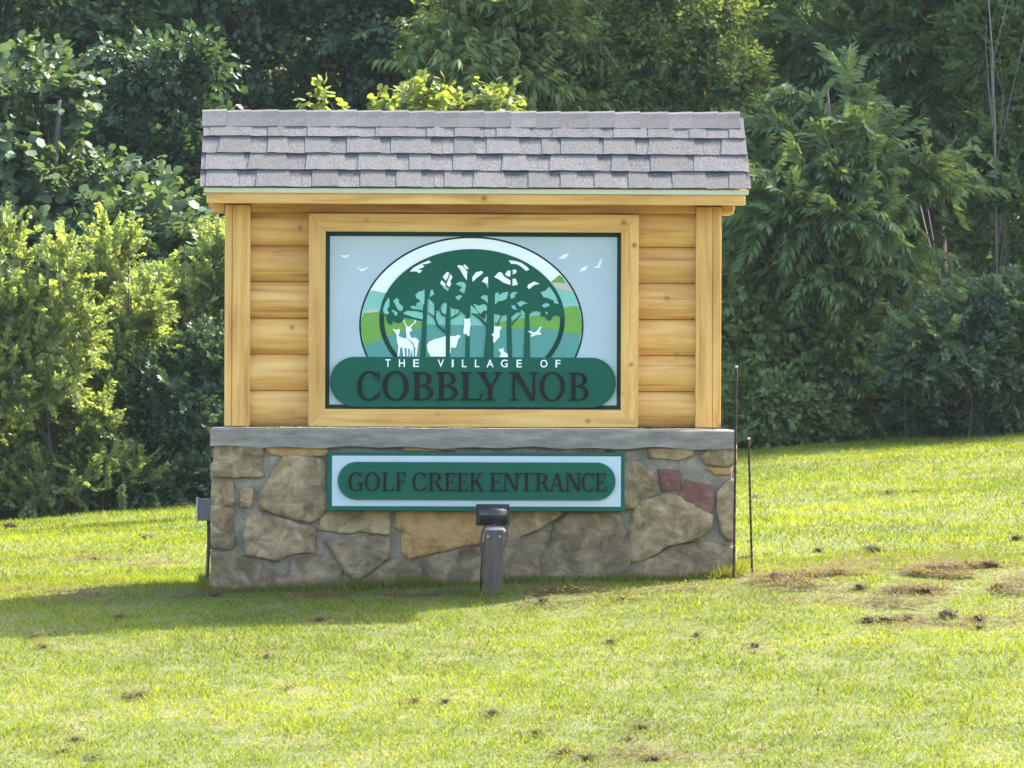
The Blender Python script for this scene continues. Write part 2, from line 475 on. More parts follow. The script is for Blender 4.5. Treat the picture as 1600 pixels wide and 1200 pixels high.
# -- concrete cap with a ragged underside
bm = bmesh.new()
cx0, cx1 = LX(330), LX(1147)
nseg = 60
ring = []
for i in range(nseg + 1):
    t = i / nseg; x = cx0 + (cx1 - cx0) * t
    zb = LZ(698) - 0.004 + 0.004*math.sin(i*0.9) + 0.003*math.sin(i*0.37+1) - 0.008*(1 if 0.9 < t < 0.97 else 0)
    zt = LZ(670.5) + 0.0015*math.sin(i*0.7)
    yf = -0.165 + 0.003*math.sin(i*1.3)
    ring.append([bm.verts.new(p) for p in ((x, yf, zb), (x, yf, zt-0.008), (x, yf+0.008, zt), (x, YBACK+0.035, zt), (x, YBACK+0.04, zt-0.008), (x, YBACK+0.04, zb))])
for i in range(nseg):
    for k in range(6):
        j = (k+1) % 6
        bm.faces.new((ring[i][k], ring[i+1][k], ring[i+1][j], ring[i][j]))
bm.faces.new(ring[0]); bm.faces.new(ring[-1][::-1])
bm_obj('concrete_cap', bm, CONC, sign)

# -- timber body
ZB, ZT = LZ(667.5), LZ(322)
BYC = 0.19                                   # middle of the timber body
box('inner_wall', LX(366), LX(1110), 0.075, 2*BYC-0.075, ZB, ZT, WOODV, sign, 0)
ccuts = [328, 385, 441.3, 498, 554.5, 611, 667]
for back in (0, 1):
    for i in range(6):
        zt, zb = LZ(ccuts[i]), LZ(ccuts[i+1])
        bm = bmesh.new()
        prof = []
        for k in range(11):
            t = k / 10
            bulge = 0.040 * (1 - abs(2*t - 1.06) ** 2.4)
            prof.append((0.056 - max(bulge, -0.006), zt - 0.0018 + (zb - zt + 0.0036) * t))
        prof = [(0.078, zt - 0.001)] + prof + [(0.078, zb + 0.0005)]
        L_ = [bm.verts.new((LX(389), y, z)) for y, z in prof]
        R2 = [bm.verts.new((LX(1089), y, z)) for y, z in prof]
        for k in range(len(prof)):
            j = (k+1) % len(prof)
            bm.faces.new((L_[k], R2[k], R2[j], L_[j]))
        bm.faces.new(L_); bm.faces.new(R2[::-1])
        o = bm_obj('siding_log', bm, WOODH, sign)
        if back:
            o.rotation_euler = (0, 0, math.pi); o.location = (2*LX(739), 2*BYC, 0)
for s, (f0, f1, e0, e1) in ((-1, (363, 391, 351, 362.6)), (1, (1087, 1113, 1113.4, 1127))):
    cp = box('corner_post', LX(f0), LX(f1), -0.012, 0.03, ZB, ZT, WOODV, sign, 0.004)
    box('side_board', LX(e0), LX(e1), -0.006, 2*BYC + 0.006, ZB, ZT, WOODV, cp, 0.004)
    box('rear_board', LX(f0), LX(f1), 2*BYC-0.03, 2*BYC+0.012, ZB, ZT, WOODV, cp, 0.004)
# moulding round the painted panel, mitred
FO, FI = (482, 335.5, 997, 667), (508, 363, 970, 640)
def frame_board(poly, mat):
    bm = prism_bm(L2(poly), -0.040, 0.044)
    bmesh.ops.bevel(bm, geom=[e for e in bm.edges if abs(e.verts[0].co.y + .04) < 1e-4 and abs(e.verts[1].co.y + .04) < 1e-4 and len(e.link_faces) == 2 and e.calc_face_angle(0) > .5], offset=0.004, segments=2, affect='EDGES')
    return bm_obj('frame_board', bm, mat, sign)
a_, b_ = FO, FI
frame_board([(a_[0], a_[1]), (a_[2], a_[1]), (b_[2]+.2, b_[1]), (b_[0]-.2, b_[1])], WOODH)
frame_board([(b_[0]-.2, b_[3]), (b_[2]+.2, b_[3]), (a_[2], a_[3]), (a_[0], a_[3])], WOODH)
frame_board([(a_[0], a_[1]+.5), (b_[0], b_[1]+.4), (b_[0], b_[3]-.4), (a_[0], a_[3]-.5)], WOODV)
frame_board([(b_[2], b_[1]+.4), (a_[2], a_[1]+.5), (a_[2], a_[3]-.5), (b_[2], b_[3]-.4)], WOODV)
# frieze, soffit, fascia
box('frieze_board', LX(391.5), LX(1086.5), 0.012, 0.05, LZ(333), LZ(318), WOODH, sign)
box('soffit', LX(330), LX(1153), -0.162, 2*BYC+0.162, LZ(318.5), LZ(314), WOODH, sign, 0)
box('fascia_board', LX(323), LX(1160), -0.20, -0.163, LZ(321.5), LZ(303.5), WOODH, sign)
box('fascia_board', LX(323), LX(1160), 2*BYC+0.163, 2*BYC+0.20, LZ(321.5), LZ(303.5), WOODH, sign)
for e0, e1 in ((331, 350), (1128, 1147)):
    box('return_board', LX(e0), LX(e1), 0.03, 2*BYC-0.03, LZ(333), LZ(319), WOODH, sign)
# -- roof
zr, ze = LZ(175) + 0.012, LZ(299)
run = BYC + 0.215
EY = -0.215
pitch = math.atan2(zr - 0.02 - ze, run)
bm = bmesh.new()
sec = [(-0.198, LZ(304)), (-0.198, ze-0.004), (BYC, zr-0.03), (2*BYC+0.198, ze-0.004), (2*BYC+0.198, LZ(304))]
l_ = [bm.verts.new((LX(321), y, z)) for y, z in sec]; r_ = [bm.verts.new((LX(1162), y, z)) for y, z in sec]
for k in range(5):
    j = (k+1) % 5; bm.faces.new((l_[k], r_[k], r_[j], l_[j]))
bm.faces.new(l_); bm.faces.new(r_[::-1])
roof = bm_obj('roof', bm, WOODH, sign)
box('drip_edge', LX(319), LX(1164.5), -0.212, -0.2005, LZ(305), LZ(297.5), DRIP, roof, 0.001)
box('drip_edge', LX(319), LX(1164.5), 2*BYC+0.2005, 2*BYC+0.212, LZ(305), LZ(297.5), DRIP, roof, 0.001)
slope_len = math.hypot(run, zr - 0.02 - ze)
M_front = Matrix(((1,0,0,0),(0,math.cos(pitch),-math.sin(pitch),EY),(0,math.sin(pitch),math.cos(pitch),ze),(0,0,0,1)))
M_back = Matrix.Translation((2*LX(741), 2*BYC, 0)) @ Matrix.Rotation(math.pi, 4, 'Z') @ M_front
def tab_mesh(seed, thick, mat, lo_z=0.010, top_l=0.0, top_r=0.0):
    """one shingle piece, unit width; its upper end runs in under the next course"""
    r_ = random.Random(seed)
    bm = bmesh.new()
    n = 4
    rows = []
    for v_, zz, tp in ((0.0, lo_z, 0), (0.10, lo_z*0.45, 0.85), (0.168, 0.0, 1)):
        lo, hi = [], []
        for i in range(n+1):
            u = i / n
            x = u + (top_l*(1-u) - top_r*u)*tp
            y = v_ + (r_.uniform(-0.003, 0.003) if v_ == 0 else 0); dz = r_.uniform(-0.0012, 0.0012) if v_ == 0 else 0
            lo.append(bm.verts.new((x, y, zz + dz))); hi.append(bm.verts.new((x, y, zz + thick + dz)))
        rows.append((lo, hi))
    for (a0, b0), (a1, b1) in zip(rows, rows[1:]):
        for i in range(n):
            bm.faces.new((b0[i], b0[i+1], b1[i+1], b1[i])); bm.faces.new((a0[i], a1[i], a1[i+1], a0[i+1]))
        bm.faces.new((a0[0], b0[0], b1[0], a1[0])); bm.faces.new((a0[n], a1[n], b1[n], b0[n]))
    for i in range(n):
        bm.faces.new((rows[0][0][i], rows[0][0][i+1], rows[0][1][i+1], rows[0][1][i])); bm.faces.new((rows[2][0][i], rows[2][1][i], rows[2][1][i+1], rows[2][0][i+1]))
    bmesh.ops.recalc_face_normals(bm, faces=bm.faces[:])
    me = bpy.data.meshes.new('shingle'); bm.to_mesh(me); bm.free(); me.materials.append(mat)
    return me
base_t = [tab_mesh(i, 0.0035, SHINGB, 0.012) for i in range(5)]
tooth_t = [tab_mesh(i+9, 0.0026, SHING, 0.012, random.uniform(0, .12), random.uniform(0, .14)) for i in range(8)]
exps = [0.0, 0.126, 0.252, 0.378]
RX0, RX1 = LX(313), LX(1168.5)
for Mx, fr in ((M_front, 1), (M_back, 0)):
    for ci, e in enumerate(exps):
        inset = 0.0035 * ci
        xa, xb = RX0 + inset, RX1 - inset
        x = xa - random.uniform(0, .25)
        while x < xb - 1e-4:
            x2 = min(x + random.uniform(0.26, 0.40), xb)
            if xb - x2 < 0.08: x2 = xb
            x1_ = max(x, xa)
            if x2 - x1_ > 0.01:
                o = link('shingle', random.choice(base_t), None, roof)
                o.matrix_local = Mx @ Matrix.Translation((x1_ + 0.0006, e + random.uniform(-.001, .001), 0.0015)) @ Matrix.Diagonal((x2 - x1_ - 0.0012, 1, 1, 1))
            x = x2
        if not fr: continue
        x = xa + random.uniform(0, .08)
        while x < xb - 0.06:
            w = random.choice((0.09, 0.11, 0.13, 0.17, 0.21, 0.26)); w = min(w, xb - x)
            o = link('shingle', random.choice(tooth_t), None, roof)
            o.matrix_local = Mx @ Matrix.Translation((x, e + random.uniform(-.002, .001), 0.0052 + random.uniform(0, .0006))) @ Matrix.Diagonal((w, 1, 1, 1))
            x += w + random.choice((0.004, 0.05, 0.08, 0.11))
# ridge caps, each a folded shingle lapping its neighbour
def cap_mesh(seed):
    r_ = random.Random(seed)
    bm = bmesh.new()
    fl = 0.128
    cp, sp = math.cos(pitch), math.sin(pitch)
    sec = [(-fl*cp, -fl*sp), (-fl*0.5*cp, -fl*.5*sp+.002), (-0.02, -0.012), (0, -0.003), (0.02, -0.012), (fl*.5*cp, -fl*.5*sp+.002), (fl*cp, -fl*sp)]
    rows = []
    for x, lift in ((0, 0.0), (0.5, 0.002), (1, 0.0042)):
        top, bot = [], []
        for y, z in sec:
            j = r_.uniform(-.0012, .0012)
            top.append(bm.verts.new((x, y*(1 + j*6), z + lift + 0.008 + j))); bot.append(bm.verts.new((x, y*(1 + j*6)*0.995, z + lift + 0.0035 + j)))
        rows.append((top, bot))
    m = len(sec)
    for (t0, b0), (t1, b1) in zip(rows, rows[1:]):
        for i in range(m-1):
            bm.faces.new((t0[i], t1[i], t1[i+1], t0[i+1])); bm.faces.new((b0[i], b0[i+1], b1[i+1], b1[i]))
        bm.faces.new((t0[0], b0[0], b1[0], t1[0])); bm.faces.new((t0[-1], t1[-1], b1[-1], b0[-1]))
    for t, b_ in (rows[0], rows[-1]):
        bm.faces.new(t + b_[::-1])
    bmesh.ops.recalc_face_normals(bm, faces=bm.faces[:])
    me = bpy.data.meshes.new('ridge_cap'); bm.to_mesh(me); bm.free(); me.materials.append(SHING)
    return me
caps = [cap_mesh(i) for i in range(5)]
x = LX(315.5)
while x < LX(1160):
    w = random.uniform(0.122, 0.142)
    if LX(1161) - (x + w) < 0.07: w = LX(1161) - x
    o = link('ridge_cap', random.choice(caps), None, roof)
    o.matrix_local = Matrix.Translation((x - 0.004, BYC, zr - 0.006 + random.uniform(-.0015, .0015))) @ Matrix.Diagonal((w - 0.0005, 1, 1, 1))
    x += w

# ------------------------------------------------------------------ painted panel
def sheet(name, pts_px, y, mat, parent, th=0.0):
    """flat painted piece of the panel (pixel polygon), th = relief thickness"""
    if th:
        return bm_obj(name, prism_bm(L2(pts_px), y, y + th), mat, parent)
    bm = bmesh.new()
    P = L2(pts_px)
    vs = [bm.verts.new((p[0], y, p[1])) for p in P]
    for t in tessellate_polygon([[Vector((p[0], p[1], 0)) for p in P]]):
        try:
            f = bm.faces.new([vs[i] for i in t]); f.normal_update()
            if f.normal.y > 0: f.normal_flip()
        except ValueError: pass
    me = bpy.data.meshes.new(name); bm.to_mesh(me); bm.free()
    return link(name, me, mat, parent)
PY = 0.012        # front of the board
panel = box('sign_panel', LX(505), LX(973), PY, 0.05, LZ(643), LZ(360), GREEND, sign, 0)
sheet('painted_field', [(515, 370), (964, 370), (964, 633), (515, 633)], PY - 0.0012, BLUE, panel)
EO, EI = (736.4, 509.0, 174.0, 138.0), (737.4, 500.0, 145.0, 110.5)
def ell(E, a0, a1, n=64, grow=0):
    return [(E[0] + (E[2]+grow)*math.cos(a0+(a1-a0)*i/n), E[1] - (E[3]+grow)*math.sin(a0+(a1-a0)*i/n)) for i in range(n+1)]
def ang_at(E, y, grow=0): return math.asin(max(-1, min(1, (E[1]-y)/(E[3]+grow))))
CUT = 562
def cut_ell(E, grow=0):
    a = ang_at(E, CUT, grow)
    return ell(E, a, math.pi - a, 80, grow)
sheet('outer_ring', cut_ell(EO, 1.5), PY-0.0024, GREEND, panel)
sheet('sky_field', cut_ell(EO, -1.5), PY-0.0036, WHITE, panel)
def z1(p): return (500 + p[0]/3.3333, 350 + p[1]/3.3333)
def under(name, curve, y, mat):
    cv = [z1(p) for p in curve]
    E = EO; g = -1.5
    xs_ = np.linspace(E[0]-E[2]-g*1.0+0.2+1.5*0, E[0]+E[2]+g-0.2, 90)
    cxs, cys = [p[0] for p in cv], [p[1] for p in cv]
    up, lo = [], []
    for x in xs_:
        u = 1 - ((x-E[0])/(E[2]+g))**2
        if u <= 0: continue
        hy = (E[3]+g)*math.sqrt(u)
        t = max(E[1]-hy, float(np.interp(x, cxs, cys))); b = min(E[1]+hy, CUT)
        if b > t + 0.01: up.append((x, t)); lo.append((x, b))
    sheet(name, up + lo[::-1], y, mat, panel)
under('painted_far_hill', [(200,345),(280,350),(335,362),(500,335),(800,315),(1100,318),(1200,318),(1290,340),(1370,360)], PY-0.0048, TEAL)
under('painted_green_hill', [(200,480),(250,462),(310,458),(340,480),(430,490),(520,512),(560,530),(700,535),(850,530),(905,515),(1000,500),(1090,480),(1180,470),(1270,435),(1320,425),(1370,435)], PY-0.0060, LIME)
under('painted_lake', [(200,640),(250,630),(330,600),(400,570),(520,545),(560,525),(720,527),(850,530),(900,540),(1000,548),(1100,540),(1200,545),(1280,565),(1370,575)], PY-0.0072, LAKE)
sheet('painted_hill_patch', [z1(p) for p in [(226,463),(262,443),(306,450),(300,460),(250,466)]], PY-0.0066, PINK, panel)
sheet('painted_hill_patch', [z1(p) for p in [(1200,303),(1245,264),(1262,276),(1278,300),(1290,318)]], PY-0.0066, LIME, panel)
sheet('painted_hill_patch', [z1(p) for p in [(1205,303),(1288,307),(1316,352),(1262,342),(1220,330)]], PY-0.0068, PINK, panel)
# inner ring line: a band along the inner ellipse
bm = bmesh.new()
a0 = ang_at(EI, CUT)
n = 72; o_, i_ = [], []
for k in range(n+1):
    t = a0 + (math.pi - 2*a0) * k / n
    w = 7.5 - 4.0 * max(0, math.sin(t))
    o_.append(bm.verts.new((LX(EI[0]+EI[2]*math.cos(t)), PY-0.0086, LZ(EI[1]-EI[3]*math.sin(t)))))
    i_.append(bm.verts.new((LX(EI[0]+(EI[2]-w)*math.cos(t)), PY-0.0086, LZ(EI[1]-(EI[3]-w)*math.sin(t)))))
for k in range(n): bm.faces.new((o_[k], o_[k+1], i_[k+1], i_[k]))
bm_obj('inner_ring', bm, GREEND, panel)
# canopy
def z3(p): return (560 + p[0]/8.889, 460 + p[1]/8.889)
def z4(p): return (735 + p[0]/8.889, 460 + p[1]/8.889)
def za(p): return (560 + p[0]/8.889, 365 + p[1]/8.889)
def zb_(p): return (735 + p[0]/8.889, 365 + p[1]/8.889)
low = [z3(p) for p in [(320,290),(385,300),(380,350),(405,410),(450,432),(470,420),(475,375),(520,400),(570,408),(605,385),(625,320),(640,250),(700,215),(790,190),(800,130),(830,110),(900,60),(975,60),(1050,130),(1060,230),(1110,235),(1135,190),(1160,130),(1225,110),(1290,190),(1340,205),(1400,220),(1450,270),(1490,300),(1545,300)]]
low += [z4(p) for p in [(0,262),(60,275),(120,300),(190,350),(215,270),(330,270),(380,280),(430,300),(500,285),(570,310),(640,250),(700,250),(750,300),(820,280),(850,245),(920,225),(975,250),(965,300),(1030,310),(1060,350),(1090,372),(1120,350),(1150,300),(1190,290),(1265,325)]]
aL = math.pi - ang_at(EI, low[0][1]); aR = ang_at(EI, low[-1][1])
top = ell(EI, aR, aL, 70, -1.0)
sheet('painted_canopy', low + top, PY-0.0098, GREEN, panel)
# trunks and limbs
def stroke(pts, ws):
    P = [Vector(p) for p in pts]; l, r = [], []
    for i, p in enumerate(P):
        d = (P[min(i+1, len(P)-1)] - P[max(i-1, 0)]).normalized(); nn = Vector((-d.y, d.x)) * ws[i] / 2
        l.append(tuple(p + nn)); r.append(tuple(p - nn))
    return l + r[::-1]
YT = PY - 0.0110
def trunk_paint(pts, ws): sheet('painted_trunk', stroke(pts, ws), YT, GREEN, panel)
def limb_paint(pts, ws): sheet('painted_limb', stroke(pts, ws), YT - 0.0006, GREEN, panel)
trunk_paint([z3(p) for p in [(940,-80),(925,150),(915,400),(905,640),(893,880)]], [6, 6.5, 7, 8, 9.5])
trunk_paint([z3(p) for p in [(1245,60),(1240,300),(1240,480),(1238,700),(1235,880)]], [6, 7, 8, 7, 9])
trunk_paint([z3(p) for p in [(1515,280),(1515,600),(1513,880)]], [7, 6.5, 7.5])
trunk_paint([z4(p) for p in [(288,-200),(285,100),(275,300),(265,600),(250,880)]], [9, 10, 11, 13, 15.5])
trunk_paint([z4(p) for p in [(535,240),(535,500),(545,880)]], [6.5, 7.5, 8])
trunk_paint([z4(p) for p in [(785,260),(785,500),(785,880)]], [6, 8, 11])
limb_paint([z3(p) for p in [(560,290),(760,335),(900,370)]], [5, 3.5, 3])
limb_paint([z3(p) for p in [(640,225),(800,225),(900,245)]], [3, 2.5, 3])
limb_paint([z3(p) for p in [(1060,180),(1060,340),(1100,440),(1210,530)]], [2.5, 3, 3.5, 5])
limb_paint([z3(p) for p in [(965,260),(1040,320),(1070,350)]], [1.5, 1.8, 2])
limb_paint([z3(p) for p in [(1270,345),(1380,285),(1410,230)]], [2.5, 2.5, 2])
limb_paint([z3(p) for p in [(1130,220),(1165,290),(1215,300)]], [3, 3, 3])
limb_paint([z4(p) for p in [(20,270),(120,330),(220,430)]], [2, 3.5, 5])
limb_paint([z4(p) for p in [(370,430),(400,360),(430,300)]], [3, 2, 2])
limb_paint([z4(p) for p in [(575,420),(640,340),(700,280)]], [2.5, 2, 2])
holes_w = [
 [za(p) for p in [(708,535),(760,480),(850,430),(970,378),(1008,405),(940,428),(880,432),(912,465),(870,485),(820,508),(884,515),(842,558),(800,530)]],
 [za(p) for p in [(1365,455),(1385,440),(1445,452),(1505,530),(1500,655),(1455,590),(1405,500)]],
 [za(p) for p in [(1452,440),(1470,428),(1522,480),(1512,505),(1480,485)]],
 [za(p) for p in [(1165,605),(1225,535),(1255,545),(1240,610),(1210,660)]],
 [za(p) for p in [(1275,560),(1302,612),(1270,660),(1285,700),(1260,750),(1215,710),(1240,650)]],
 [za(p) for p in [(1130,700),(1150,650),(1195,690),(1210,735),(1170,730)]],
 [zb_(p) for p in [(20,610),(70,540),(150,520),(172,550),(120,590),(80,620),(25,675)]],
 [zb_(p) for p in [(155,670),(195,610),(238,600),(240,700),(200,690)]],
 [zb_(p) for p in [(325,605),(385,540),(420,535),(470,600),(550,650),(555,715),(450,680),(395,640)]],
 [zb_(p) for p in [(475,570),(510,515),(555,515),(550,600),(510,592)]],
 [zb_(p) for p in [(582,500),(632,505),(635,540),(585,570)]],
 [zb_(p) for p in [(580,630),(625,625),(655,710),(580,725)]],
 [zb_(p) for p in [(525,372),(620,380),(700,405),(780,460),(815,500),(770,518),(700,460),(640,425),(560,420)]],
 [zb_(p) for p in [(785,740),(800,705),(880,665),(960,695),(880,715),(810,772)]],
]
holes_t = [
 [za(p) for p in [(1160,745),(1190,725),(1252,770),(1240,805)]],
 [za(p) for p in [(1345,705),(1390,675),(1460,678),(1492,720),(1465,835),(1395,795),(1435,745)]],
 [za(p) for p in [(785,860),(830,815),(890,800),(912,772),(915,850),(910,985),(870,1000),(850,930),(800,900)]],
 [za(p) for p in [(985,870),(1000,790),(1022,780),(1050,845),(985,890)]],
 [za(p) for p in [(1340,885),(1400,855),(1440,870),(1385,935)]],
 [z3(p) for p in [(415,50),(430,90),(425,170),(395,220),(425,265),(390,290),(348,265),(340,210),(370,120)]],
 [z3(p) for p in [(480,95),(530,55),(562,85),(555,120),(618,180),(600,240),(545,220),(510,150)]],
 [z3(p) for p in [(455,230),(480,222),(540,260),(532,300),(505,305),(490,265)]],
 [z3(p) for p in [(710,175),(760,160),(810,190),(860,215),(760,210)]],
 [z3(p) for p in [(835,155),(890,140),(892,225)]],
 [z3(p) for p in [(615,268),(680,232),(780,240),(890,262),(890,350),(760,325)]],
 [z3(p) for p in [(975,100),(1010,100),(1050,160),(985,155)]],
 [z3(p) for p in [(975,200),(1050,200),(1050,300),(970,255)]],
 [z3(p) for p in [(1165,150),(1225,125),(1215,280),(1150,255)]],
 [z3(p) for p in [(1285,225),(1330,210),(1340,290),(1285,315)]],
 [z3(p) for p in [(1360,210),(1395,225),(1385,270),(1355,280)]],
 [zb_(p) for p in [(200,690),(240,690),(245,768)]],
 [zb_(p) for p in [(340,830),(390,815),(385,860),(450,820),(525,810),(500,905),(440,935),(380,940),(345,990),(335,960)]],
 [zb_(p) for p in [(545,850),(580,815),(655,808),(610,860),(620,885),(560,905)]],
 [zb_(p) for p in [(970,815),(1040,790),(1085,738),(1120,770),(1180,860),(1225,980),(1150,960),(1160,930),(1090,900),(1010,880)]],
 [zb_(p) for p in [(135,890),(180,855),(235,865),(238,970),(200,930)]],
 [z4(p) for p in [(0,150),(60,200),(120,280),(80,270),(0,262)]],
 [z4(p) for p in [(35,130),(110,160),(190,135),(228,170),(220,230),(180,225),(140,275),(90,230)]],
 [z4(p) for p in [(640,120),(710,88),(795,125),(730,140),(690,175)]],
 [z4(p) for p in [(560,155),(610,150),(645,215),(590,205)]],
 [z4(p) for p in [(690,225),(715,220),(760,265),(740,300)]],
 [z4(p) for p in [(990,150),(1050,115),(1100,140),(1085,165),(1020,185)]],
 [z4(p) for p in [(1040,240),(1060,238),(1075,275),(1050,275)]],
]
for h in holes_w: sheet('painted_leaf_gap', h, PY-0.0122, WHITE, panel)
for h in holes_t: sheet('painted_leaf_gap', h, PY-0.0122, TEAL, panel)
YA = PY - 0.0134
sheet('painted_doe', [z3(p) for p in [(470,490),(485,485),(510,500),(545,492),(578,490),(570,520),(572,545),(555,565),(565,590),(620,610),(680,620),(745,690),(765,740),(765,865),(745,868),(740,770),(715,868),(705,868),(715,780),(690,750),(690,868),(672,868),(668,760),(640,745),(648,868),(625,868),(605,745),(580,745),(565,868),(540,868),(552,720),(530,650),(530,580),(505,530)]], YA, WHITE, panel)
sheet('painted_stag', [z3(p) for p in [(620,375),(640,352),(636,385),(662,430),(690,455),(712,448),(745,412),(778,395),(770,352),(802,378),(790,405),(750,428),(725,470),(745,500),(735,520),(705,520),(715,570),(735,612),(790,605),(838,645),(825,720),(805,868),(785,868),(790,740),(770,735),(765,690),(690,620),(665,610),(665,560),(655,490),(660,455),(640,420)]], YA - 0.0006, WHITE, panel)
sheet('painted_bear', [z3(p) for p in [(945,720),(975,665),(1060,625),(1160,600),(1210,580),(1210,868),(1005,868),(965,800)]], YA, WHITE, panel)
sheet('painted_bear', [z3(p) for p in [(1272,582),(1350,582),(1375,565),(1415,575),(1412,600),(1385,625),(1370,690),(1350,742),(1310,745),(1285,735),(1280,810),(1270,830)]], YA, WHITE, panel)
sheet('painted_cub', [z3(p) for p in [(1458,335),(1480,345),(1520,340),(1555,330),(1545,375),(1560,430),(1545,460),(1540,580),(1515,585),(1495,545),(1478,560),(1455,540),(1462,450),(1470,390)]], YA, WHITE, panel)
sheet('painted_owl', [z4(p) for p in [(325,435),(355,448),(430,448),(425,490),(405,500),(405,590),(360,640),(330,678),(312,650),(318,585),(288,560),(320,540),(328,480)]], YA, WHITE, panel)
sheet('painted_rabbit', [z4(p) for p in [(390,755),(425,765),(455,735),(460,785),(480,805),(515,825),(522,872),(402,872),(425,820),(405,795)]], YA, WHITE, panel)
sheet('painted_duck', [z4(p) for p in [(790,512),(830,508),(880,530),(915,515),(970,445),(985,452),(955,525),(985,540),(975,560),(910,565),(840,590),(830,575),(860,552)]], YA, WHITE, panel)
for bp in ([(98,165),(125,168),(160,163),(140,175),(128,180)], [(188,228),(215,238),(255,226),(232,242),(215,251)], [(1238,180),(1262,160),(1296,150),(1285,170),(1272,180)], [(1348,248),(1365,226),(1392,215),(1382,240)], [(1420,226),(1446,215),(1462,178),(1468,182),(1456,226)]):
    sheet('painted_bird', [z1(p) for p in bp], PY-0.0026, WHITE, panel)
# name oval
def stadium(x0, x1, y0, y1, r=None, n=14):
    r = r or (y1-y0)/2
    out = []
    for cx, cy, s in ((x1-r, y0+r, -90), (x1-r, y1-r, 0), (x0+r, y1-r, 90), (x0+r, y0+r, 180)):
        for k in range(n+1):
            t = math.radians(s + 90*k/n)
            out.append((cx + r*math.cos(t), cy + r*math.sin(t)))
    return out
oval = sheet('name_oval', stadium(515.5, 962.5, 558.5, 636.5), PY-0.0180, GREEN, panel, 0.0165)
def z5(p): return (505 + p[0]/3.404, 550 + p[1]/3.404)

# -- lettering: serif capitals made of stems, bowls and serifs (unit cap height)
def bar(x0, y0, x1, y1): return [(x0, y0), (x1, y0), (x1, y1), (x0, y1)]
def diag(xa, ya, xb, yb, w): return [(xa-w/2, ya), (xa+w/2, ya), (xb+w/2, yb), (xb-w/2, yb)]
def arc(cx, cy, rx, ry, tx, ty, a0, a1, n=20):
    q = []
    for k in range(n):
        t0, t1 = math.radians(a0+(a1-a0)*k/n), math.radians(a0+(a1-a0)*(k+1)/n)
        q.append([(cx+rx*math.cos(t0), cy+ry*math.sin(t0)), (cx+rx*math.cos(t1), cy+ry*math.sin(t1)), (cx+(rx-tx)*math.cos(t1), cy+(ry-ty)*math.sin(t1)), (cx+(rx-tx)*math.cos(t0), cy+(ry-ty)*math.sin(t0))])
    return q
def serif(x0, x1, y): return bar(x0, y, x1, y+0.055)
S_ = .17
GL = {
 'C': (0.88, lambda: arc(.46,.5,.44,.53,.17,.06,42,318,26) + [[(.74,.97),(.82,1.0),(.82,.68),(.78,.68)], [(.78,.32),(.84,.32),(.82,.10),(.74,.06)]]),
 'G': (0.98, lambda: arc(.46,.5,.44,.53,.17,.06,42,300,26) + [[(.74,.97),(.82,1.0),(.82,.70),(.78,.70)], bar(.70,.04,.85,.42), serif(.60,.94,.40)]),
 'O': (0.98, lambda: arc(.49,.5,.47,.53,.17,.065,0,360,34)),
 'B': (0.80, lambda: [bar(.10,0,.10+S_,1), serif(.0,.3,0), serif(0,.3,.945)] + arc(.36,.745,.33,.255,.16,.06,-90,90,14) + arc(.38,.27,.38,.27,.17,.06,-90,90,14) + [bar(.26,.945,.37,1), bar(.26,.485,.40,.54), bar(.26,0,.40,.06)]),
 'L': (0.76, lambda: [bar(.10,0,.10+S_,1), serif(0,.38,.945), serif(0,.7,0), [(.62,.05),(.70,.05),(.76,.30),(.73,.30)]]),
 'Y': (0.90, lambda: [bar(.38,0,.38+S_,.50), serif(.27,.66,0), diag(.46,.44,.14,.96,.19), diag(.50,.44,.80,.96,.09), serif(0,.34,.945), serif(.62,.94,.945)]),
 'N': (0.98, lambda: [bar(.10,0,.19,1), bar(.80,0,.89,1), [(.10,1),(.31,1),(.89,0),(.72,0)], serif(0,.30,0), serif(-.02,.2,.945), serif(.67,1.0,.945)]),
 'F': (0.70, lambda: [bar(.10,0,.10+S_,1), serif(0,.40,0), serif(0,.66,.945), bar(.26,.48,.52,.54), [(.60,.95),(.67,.95),(.67,.72),(.64,.72)], bar(.50,.40,.54,.62)]),
 'E': (0.74, lambda: [bar(.10,0,.10+S_,1), serif(0,.68,0), serif(0,.66,.945), bar(.26,.48,.52,.54), [(.60,.95),(.67,.95),(.67,.74),(.64,.74)], bar(.50,.40,.54,.62), [(.62,.05),(.69,.05),(.74,.28),(.71,.28)]]),
 'T': (0.84, lambda: [bar(.335,0,.335+S_,.96), serif(.22,.62,0), serif(0,.84,.945), [(0,.95),(.05,.95),(.03,.72),(0,.72)], [(.79,.95),(.84,.95),(.84,.72),(.81,.72)]]),
 'R': (0.90, lambda: [bar(.10,0,.10+S_,1), serif(0,.38,0), serif(0,.3,.945)] + arc(.38,.735,.34,.265,.16,.06,-90,90,14) + [bar(.26,.945,.39,1), bar(.26,.47,.40,.53), diag(.76,.0,.45,.50,.19), serif(.66,.92,0)]),
 'K': (0.92, lambda: [bar(.10,0,.10+S_,1), serif(0,.38,0), serif(0,.38,.945), diag(.28,.42,.70,.96,.09), diag(.76,.03,.44,.58,.19), serif(.62,.94,0), serif(.56,.86,.945)]),
 'A': (0.94, lambda: [diag(.14,.03,.46,1.0,.07), diag(.76,.03,.46,1.0,.19), bar(.24,.30,.66,.36), serif(0,.28,0), serif(.58,.94,0)]),
}
